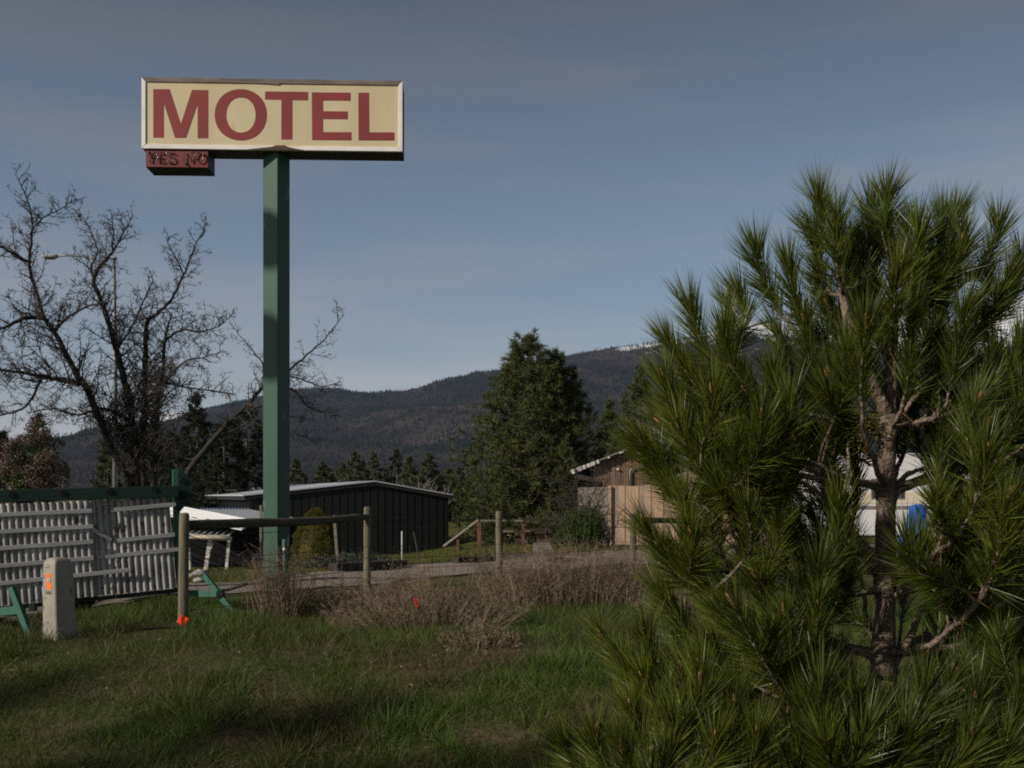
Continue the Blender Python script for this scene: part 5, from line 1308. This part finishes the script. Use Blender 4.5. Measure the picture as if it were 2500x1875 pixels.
nodes = [(trunk[min(range(len(trunk)), key=lambda q: abs(trunk[q].z - P(1, y, HYP).z))], 'T') for y in (1980, 1770, 1600, 1392, 1196, 1045)]
for lead, nm in ((leadA, 'A'), (leadB, 'B')):
    for y in (880, 740, 620): nodes.append((lead[min(range(len(lead)), key=lambda q: abs(lead[q].z - P(1, y, HYP).z))], nm))
print('shoots kept', len(keep_), 'of', len(tufts), 'listed', sum(k for _, k in keep_), n_shown)
groups = {}
for q, sh_ in keep_:
    tip = P(q[0], q[1], HYP + q[4]); best = None
    for ni, (nd_, kind_) in enumerate(nodes):
        if kind_ == 'A' and q[0] > 2120 or kind_ == 'B' and q[0] <= 2120: continue
        rad = math.hypot(tip.x - nd_.x, tip.y - nd_.y)
        if nd_.z <= tip.z - .10 - .30 * rad and (best is None or nd_.z > nodes[best][0].z): best = ni
    best = 0 if best is None else best; nd_ = nodes[best][0]
    az = math.atan2(tip.y - nd_.y, tip.x - nd_.x)
    groups.setdefault((best, int((az + math.pi) / (2 * math.pi) * 5.999)), []).append((math.hypot(tip.x - nd_.x, tip.y - nd_.y), q, sh_, tip, nd_))
order = []
for key, lst in groups.items():
    lst.sort(key=lambda g_: -g_[0]); main = None
    for rad, q, sh_, tip, nd_ in lst:
        d = Vector((q[2], (-.32 if q[4] < -.2 else (.25 if q[4] > .15 else -.05)), q[3])).normalized()
        if main is None:
            at = nd_; out = tip - at; out.z = 0; L = (tip - at).length
            o_ = out.normalized() if out.length > .02 else Vector((0, 0, 1))
            pts = bez(at, at + (o_ + Vector((0, 0, .12))).normalized() * L * .42, tip - d * L * .36, tip, 14); main = pts; r0 = .006 + .0085 * min(1.1, L)
        else:
            i = min(range(2, 14), key=lambda i: (main[i] - tip).length + .02 * i); i = max(2, i - 2); at = main[i]; L = (tip - at).length
            tg = (main[i + 1] - main[i]).normalized(); pts = bez(at, at + tg * L * .35, tip - d * L * .42, tip, 14); r0 = .0042 + .005 * min(1, L)
        order.append((q, sh_, tip, d, pts, r0))
for q, (tq, sh_, tip, d, pts, r0) in enumerate(order):
    sc_ = tq[5]
    pts = [p + Vector(rng.normal(size=3)) * .003 if 0 < i < 14 else p for i, p in enumerate(pts)]
    wood.tube(pts, [r0 + (.0042 - r0) * (i / 14) ** .8 for i in range(15)], 7, cap=False)
    # brush of needles along the outer part of the shoot
    cum = [0]
    for i in range(14): cum.append(cum[-1] + (pts[i + 1] - pts[i]).length)
    tot = cum[-1]; NLEN = .156 * sc_
    leafy = min(tot * .85, rng.uniform(.22, .36))
    m = int((460 if sh_ else 300) * (.35 + .65 * leafy / .3))
    u = rng.random(m) ** 1.25                          # 0 at the bud
    pos = np.array([[np.interp(tot - leafy * uu, cum, [p[k] for p in pts]) for k in range(3)] for uu in u])
    i_ = np.clip(np.searchsorted(cum, tot - leafy * u) - 1, 0, 13); tang = unit(np.array([tuple(pts[j + 1] - pts[j]) for j in range(14)]))[i_]
    side = rand_dirs(m); side = unit(side - tang * (side * tang).sum(1, keepdims=True))
    spread = np.radians(3 + 31 * np.sqrt(rng.random(m)) * rng.uniform(.65, 1.05, m) + 16 * u)
    nd = tang * np.cos(spread)[:, None] + side * np.sin(spread)[:, None]
    NP0.append(pos); ND.append(nd); ln_ = NLEN * rng.uniform(.72, 1.12, m) * (1 - .12 * u); NLn.append(ln_)
    NBn.append(tang * (ln_ * .05)[:, None] + np.array([0, 0, -1.0]) * (ln_ * (.01 + .09 * u * rng.random(m)))[:, None])
    k_d = int(14 * rng.random() ** 2)                   # some dead needles hang on the older wood
    if k_d and tot > leafy + .05:
        uu = rng.random(k_d); dp = np.array([[np.interp((tot - leafy) * (.35 + .65 * v), cum, [p[k] for p in pts]) for k in range(3)] for v in uu])
        DP0.append(dp); DD.append(rand_dirs(k_d) + np.array([0, 0, -.5])); DLn.append(rng.uniform(.08, .14, k_d))
    for k in range(26):                                 # scales of shed needles along the bare wood
        t = rng.random(); v = (tot - leafy * .6) * t; c = Vector([np.interp(v, cum, [p[j] for p in pts]) for j in range(3)]); s_ = Vector(rng.normal(size=3)).normalized(); r_ = r0 * (1 - .5 * t)
        w_ = Vector(rng.normal(size=3)).normalized() * .004
        wood.add([c + s_ * r_ * .9 - w_, c + s_ * r_ * .9 + w_, c + s_ * (r_ + .006) + w_ * .5], [(0, 1, 2)])
    # bud: scaly candle, slightly spindle shaped
    hgt = rng.uniform(.032, .060) * sc_; bd = MB() if sh_ and q % 2 == 0 else buds_rest
    for e in range(1 if rng.random() < .7 else 2):
        ofs = Vector(rng.normal(size=3)) * .006 * (e > 0); dd_ = (d + Vector(rng.normal(size=3)) * .08).normalized()
        bd.tube([tip + ofs + dd_ * hgt * f for f in (-.1, .15, .35, .6, .85, 1.0)], [.0045, .0065, .0075, .0062, .0042, .0012], 8)
    if bd is not buds_rest: bd.build('bud', MT['pine_bud'], hp)
buds_rest.build('bud_cluster', MT['pine_bud'], hp)['kind'] = 'stuff'

# thick limbs seen against the light
def hlimb(pl, r0, r1):
    pts = smooth([P(x, y, HYP + d) for x, y, d in pl], 6, .0015); wood.tube(pts, taper(pts, r0 * .82, .0045, .1), 10)
hlimb([(2158, 1392, 0), (2110, 1335, -.04), (2060, 1275, -.08), (2015, 1215, -.12), (1960, 1180, -.2)], .026, .014)
hlimb([(2150, 1400, 0), (2095, 1345, .06), (2050, 1300, .12), (1990, 1280, .2)], .018, .012)
hlimb([(2160, 1198, 0), (2100, 1178, -.05), (2040, 1155, -.1), (1975, 1128, -.15), (1900, 1110, -.25)], .016, .010)
hlimb([(2070, 1165, -.07), (2072, 1110, -.06), (2066, 1060, -.05)], .008, .006)
hlimb([(2172, 1205, 0), (2215, 1160, .04), (2260, 1142, .1), (2310, 1130, .16)], .014, .009)
hlimb([(2172, 1212, 0), (2230, 1185, -.04), (2290, 1160, -.08), (2340, 1120, -.1)], .014, .008)
hlimb([(2162, 1060, 0), (2120, 1030, -.03), (2080, 1005, -.06), (2040, 960, -.08), (1990, 930, -.1)], .022, .010)
hlimb([(2176, 1060, 0), (2205, 1010, .03), (2250, 950, .06), (2310, 900, .1)], .018, .010)
hlimb([(2140, 1618, 0), (2100, 1590, -.03), (2050, 1568, -.05), (1990, 1545, -.1)], .016, .010)
hlimb([(2170, 1640, 0), (2215, 1570, .0), (2245, 1500, .03), (2290, 1400, .05), (2330, 1370, .06)], .020, .009)
hlimb([(2185, 1420, 0), (2270, 1345, .15), (2330, 1305, .25), (2390, 1260, .3)], .018, .012)
hlimb([(2160, 1760, 0), (2280, 1720, -.1), (2390, 1660, -.15), (2440, 1620, -.2)], .022, .014)
hlimb([(2158, 1440, 0), (2060, 1450, -.12), (1950, 1445, -.2), (1850, 1430, -.3)], .018, .010)
hlimb([(2165, 1460, 0), (2280, 1430, -.1), (2380, 1450, -.2), (2500, 1480, -.3)], .014, .010)
wood.build('branches', MT['pine_bark'], hp, recalc=False)
p0 = np.concatenate(NP0); dN = np.concatenate(ND); lN = np.concatenate(NLn); bN = np.concatenate(NBn)
V, T = blades(p0, dN, lN, rng.uniform(.0022, .0034, len(lN)), bN)
link('needles', tri_mesh('needles', V, T), hp, MT['needle'])
p0 = np.concatenate(DP0); l_ = np.concatenate(DLn); V, T = blades(p0, np.concatenate(DD), l_, np.full(len(l_), .0017), rng.normal(size=(len(l_), 3)) * .01)
link('dead_needles', tri_mesh('dead_needles', V, T), hp, MT['needle_dry'])
# moss on the fork
b_ = []; n = 1500; c = np.array(tuple(P(2095, 1040, HYP - .05)))
q = c + rng.normal(size=(n, 3)) * np.array([.035, .02, .03]); V, T = blades(q, rand_dirs(n), rng.uniform(.006, .016, n), rng.uniform(.002, .005, n), np.zeros((n, 3)))
link('moss', tri_mesh('moss', V, T), hp, MT['shrub_yellow'])

# ------------------------------------------------------------------ dry weeds along the fence
def weeds(px0, px1, py, hgt, n, label, lean=0.0, fan=.35, depth=.8, bushy=1.0, Y=None, hvar=.5):
    c = hit((px0 + px1) / 2, py); cy = Y or c.y; x0_, x1_ = P(px0, 1, cy).x, P(px1, 1, cy).x; xm = (x0_ + x1_) / 2; hw = (x1_ - x0_) / 2
    t_ = thing('weed_clump', gp(xm, cy), label, 'weeds', 'dry weed clumps along the fence')
    x = xm + rng.normal(size=n) * hw * .55; x = np.clip(x, xm - hw, xm + hw); y = cy + rng.normal(size=n) * depth * .4
    f = (x - xm) / hw; h = hgt * (1 - hvar * np.abs(f) ** 1.6) * rng.uniform(.5, 1.1, n)
    d = np.stack([lean + f * fan + rng.normal(size=n) * .22, rng.normal(size=n) * .25, np.ones(n)], 1)
    p = np.stack([x, y, G(x, y) - .02], 1)
    bnd = np.stack([f * .12 + rng.normal(size=n) * .06, rng.normal(size=n) * .06, -.06 * rng.random(n)], 1) * h[:, None]
    parts = [blades(p, d, h, rng.uniform(.003, .0075, n), bnd)]
    m = int(7 * bushy); k = n * m; ii = np.repeat(np.arange(n), m); s_ = rng.uniform(.3, 1, k)
    du = unit(d)[ii]; q = p[ii] + du * (h[ii] * s_)[:, None] + bnd[ii] * (s_ ** 2)[:, None]
    sd = du * .9 + rng.normal(size=(k, 3)) * .55; l = h[ii] * rng.uniform(.08, .30, k)
    parts.append(blades(q, sd, l, rng.uniform(.002, .0042, k), rng.normal(size=(k, 3)) * .015))
    m2 = 2; jj = np.repeat(np.arange(k), m2); q2 = q[jj] + unit(sd)[jj] * (l[jj] * rng.uniform(.4, 1, k * m2))[:, None]
    parts.append(blades(q2, unit(sd)[jj] + rng.normal(size=(k * m2, 3)) * .8, rng.uniform(.015, .05, k * m2), rng.uniform(.003, .006, k * m2), np.zeros((k * m2, 3))))
    V, T = join(parts); link('stems', tri_mesh('stems', V, T), t_, MT['weed'])
    return t_
weeds(622, 738, 1502, .94, 430, 'tall brown weeds round the foot of the green sign pole', .0, .10, .5, .55, hvar=.3)
weeds(760, 905, 1500, .55, 170, 'thin straggly brown weeds between the sign pole and the second post', .1, .3, .5)
weeds(870, 1225, 1538, .66, 430, 'wide tangled brown weed clump holding the small orange flag', -.05, 1.15, .8, 1.3, hvar=.35)
weeds(915, 1075, 1500, .70, 330, 'upright brown weeds just right of the second fence post', .0, .25, .5, .7)
weeds(1180, 1500, 1490, .92, 820, 'tall pale brown weed stand in front of the third fence post', .0, .2, .8, 1.0, hvar=.25)
weeds(1465, 1580, 1480, .92, 360, 'brown weeds at the foot of the fourth fence post', .0, .3, .6)
weeds(1560, 1830, 1500, .45, 380, 'low brown weeds beside the lower boughs of the young pine', .0, .3, .8)
weeds(1080, 1240, 1575, .26, 150, 'flattened brown stems below the wide tangled clump', .3, .8, .6)

# ------------------------------------------------------------------ grass
def scatter(n, y0, y1, dens=None, xm=.62):
    y = np.sqrt(y0 ** 2 + (y1 ** 2 - y0 ** 2) * rng.random(n)); y = np.where(rng.random(n) < .55, y0 + (y1 - y0) * rng.random(n) ** 1.2, y)
    x = (rng.random(n) * 2 - 1) * (xm * y * .8 + .6)
    return x, y
def noise_at(x, y, s, o=0.0): return np.array([mnoise.noise(Vector((a * s + o, b2 * s - o, o))) for a, b2 in zip(x, y)])
bare = [(hit(*q), r_) for q, r_ in (((420, 1608), .26), ((1190, 1800), .26), ((1240, 1592), .26), ((700, 1705), .16), ((985, 1650), .18), ((250, 1770), .2), ((1080, 1700), .15), ((560, 1810), .2))]
def bare_at(x, y):
    f = np.zeros(len(x))
    for c, r_ in bare: f = np.maximum(f, np.exp(-(((x - c.x) / (r_ * 1.7)) ** 2 + ((y - c.y) / r_) ** 2)))
    return f
n = 165000
x, y = scatter(n, 5.0, 16.5)
nd = noise_at(x, y, .85, 3.1); nf = noise_at(x, y, 3.2, 7.7)
edge = np.interp(x, A[:, 0], A[:, 1])
ok = (nd * .8 + nf * .6 > -.30 - .25 * sstep(7.5, 11, y)) & (y < edge - .05 + .25 * nf) & (rng.random(n) > bare_at(x, y) * 1.25)
x, y, nd, nf = x[ok], y[ok], nd[ok], nf[ok]; n = len(x)
p = np.stack([x, y, G(x, y) - .012], 1)
h = (.075 + .13 * np.clip(nd + .40 + .5 * nf, 0, 1.2)) * rng.uniform(.5, 1.4, n)
h *= 1 - .72 * ((np.abs(x + 3.70) < .22) & (y > 11.2) & (y < 13.1))
d = np.stack([rng.normal(size=n) * .38, rng.normal(size=n) * .38, np.ones(n)], 1)
gparts = [blades(p, d, h, rng.uniform(.0026, .0056, n), np.stack([rng.normal(size=n), rng.normal(size=n), -np.abs(rng.normal(size=n)) * .45], 1) * (h * .34)[:, None])]
tx, ty = scatter(1500, 5.2, 14.5); okk = (noise_at(tx, ty, .6, 4.4) > -.15) & (ty < np.interp(tx, A[:, 0], A[:, 1]) - .15) & (bare_at(tx, ty) < .4) & ~((np.abs(tx + 3.70) < .4) & (ty > 11) & (ty < 13.1)); tx, ty = tx[okk], ty[okk]   # tussocks
m = 46; k = np.repeat(np.arange(len(tx)), m); nt_ = len(k); tr_ = rng.uniform(.03, .09, len(tx))[k]
gx_ = tx[k] + rng.normal(size=nt_) * tr_; gy_ = ty[k] + rng.normal(size=nt_) * tr_; th_ = rng.uniform(.14, .34, len(tx))[k] * rng.uniform(.5, 1.15, nt_)
od = np.stack([(gx_ - tx[k]) / tr_ * .38 + rng.normal(size=nt_) * .22, (gy_ - ty[k]) / tr_ * .38 + rng.normal(size=nt_) * .22, np.ones(nt_)], 1)
gparts.append(blades(np.stack([gx_, gy_, G(gx_, gy_) - .012], 1), od, th_, rng.uniform(.0028, .006, nt_), np.concatenate([od[:, :2] * .4, -np.abs(rng.normal(size=(nt_, 1))) * .35], 1) * th_[:, None] * .5))
V, T = join(gparts)
props(link('grass', tri_mesh('grass', V, T), None, MT['grass']), 'rough green grass on the bank below the fence', 'grass', kind='stuff')
n = 46000
x, y = scatter(n, 5.0, 16.0); nd = noise_at(x, y, .7, 9.2); nf = noise_at(x, y, 2.6, 1.2)
ok = ((nd + .6 * nf > -.12 + .22 * sstep(7.5, 10.5, y)) | (rng.random(n) < bare_at(x, y))) & (y < np.interp(x, A[:, 0], A[:, 1]) - .05)
x, y = x[ok], y[ok]; n = len(x); p = np.stack([x, y, G(x, y) - .008], 1)
h = rng.uniform(.05, .19, n); d = np.stack([rng.normal(size=n) * .9, rng.normal(size=n) * .9, rng.uniform(.25, 1, n)], 1)
V, T = blades(p, d, h, rng.uniform(.0022, .004, n), rng.normal(size=(n, 3)) * .03)
props(link('dry_grass', tri_mesh('dry_grass', V, T), None, MT['dry_grass']), 'dead tan grass mixed through the green bank', 'dry grass', kind='stuff')
n = 700; x, y = scatter(n, 5.2, 12.5); p = np.stack([x, y, G(x, y) + .03 + .03 * rng.random(n)], 1); d = np.stack([rng.normal(size=n), rng.normal(size=n), rng.normal(size=n) * .3], 1)
V, T = blades(p, d, rng.uniform(.02, .05, n), rng.uniform(.008, .022, n), rng.normal(size=(n, 3)) * .01)
props(link('leaf_litter', tri_mesh('leaf_litter', V, T), None, MT['litter']), 'scattered dead leaves lying in the grass', 'leaf litter', kind='stuff')
# mown lawn beyond the drive and the rough strip beside it
n = 110000
y = 18 + 30 * rng.random(n) ** 1.2; x = (rng.random(n) * 2 - 1) * (.36 * y + 1)
ok = (y > np.interp(x, B[:, 0], B[:, 1]) + .1) & (np.abs(x - np.interp(y, pathA[:, 1], (pathA[:, 0] + pathB[:, 0]) / 2)) > np.where((y > pathA[0, 1] - 1) & (y < pathA[-1, 1] + .5), .55, -1))
ins = ((x - wC.x) * wl.y * 0 + (x - wC.x) * wd.x + (y - wC.y) * wd.y > 0) & ((x - wC.x) * wl.x + (y - wC.y) * wl.y > -.05) & ((x - wC.x) * wd.x + (y - wC.y) * wd.y < WW)
ok &= ~ins
x, y = x[ok], y[ok]; n = len(x); p = np.stack([x, y, G(x, y) - .006], 1)
h = rng.uniform(.04, .11, n); d = np.stack([rng.normal(size=n) * .5, rng.normal(size=n) * .5, np.ones(n)], 1)
V, T = blades(p, d, h, rng.uniform(.008, .016, n), rng.normal(size=(n, 3)) * .02)
props(link('lawn_grass', tri_mesh('lawn_grass', V, T), None, MT['lawn']), 'short sunlit lawn grass beyond the drive', 'grass', kind='stuff')

# ------------------------------------------------------------------ air: everything inside one box of thin haze
hzm = bpy.data.materials.new('haze'); hzm.use_nodes = True
nt = hzm.node_tree; nt.nodes.remove(nt.nodes['Principled BSDF'])
pv = nt.nodes.new('ShaderNodeVolumePrincipled'); pv.inputs['Density'].default_value = 4.2e-5; pv.inputs['Color'].default_value = (.42, .64, 1.0, 1); pv.inputs['Anisotropy'].default_value = .2
nt.links.new(pv.outputs[0], nt.nodes['Material Output'].inputs['Volume'])
b_ = MB(); b_.box((0, 4700, 860), (13000, 10600, 1780)); props(b_.build('haze', hzm), 'thin blue haze over the valley', 'haze', kind='stuff')

# unseen trees added behind and left of the view to shade the near grass
# unseen utility pole added so its cans throw soft dark bands across the sign pole
cA = Vector((pc.x, PY, 5.0)) + sv * 15; cB = Vector((pc.x, PY, 3.55)) + sv * 15; prp = Vector((-math.cos(SUN_AZ), math.sin(SUN_AZ), 0)).normalized()
if prp.x > 0: prp = -prp
up0 = Vector((cA.x, cA.y, 0)) + prp * 3.4
ut = thing('shade_pole', gp(up0.x, up0.y), 'added wooden utility pole outside the picture on the left, two grey cans on long arms casting bands on the sign pole', 'utility pole')
b_ = MB(); zb = float(G(up0.x, up0.y)); b_.tube([(up0.x, up0.y, zb - .3), (up0.x, up0.y, zb + 7), (up0.x, up0.y, cA.z + .55)], [.15, .13, .11], 12); b_.build('pole', MT['grey_wood'], ut)
for c_, h_ in ((cA, .30), (cB, .36)):
    b_ = MB(); b_.tube([c_ - Vector((0, 0, h_)), c_ - Vector((0, 0, h_ * .95)), c_ + Vector((0, 0, h_ * .9)), c_ + Vector((0, 0, h_))], [.22, .25, .25, .2], 18); b_.beam(c_, Vector((up0.x, up0.y, c_.z)), .06, .08); b_.build('shade_can', MT['galv'], ut)

def shade_tree(x, y, h, r_, label):
    conifer('conifer', HX + x * FPX / y, HY - (h + float(G(x, y)) - EYE) * FPX / y, y, r_, label, MT['dark_needle'], MT['far_bark'], 80, 6, 11, .5, .028,
            prof=lambda t: np.interp(t, [0, .1, .5, .8, .93, 1], [.7, 1, .9, .62, .36, .06]))
shade_tree(-25.0, -9.5, 16.0, 2.6, 'tall conifer added outside the picture behind the viewer to shade the near grass')
shade_tree(-25.9, -8.2, 15.6, 2.5, 'third tall conifer added outside the picture for shade, standing between the other two')
shade_tree(-27.2, -6.6, 14.9, 2.2, 'second tall conifer added outside the picture for shade, farther to the left')
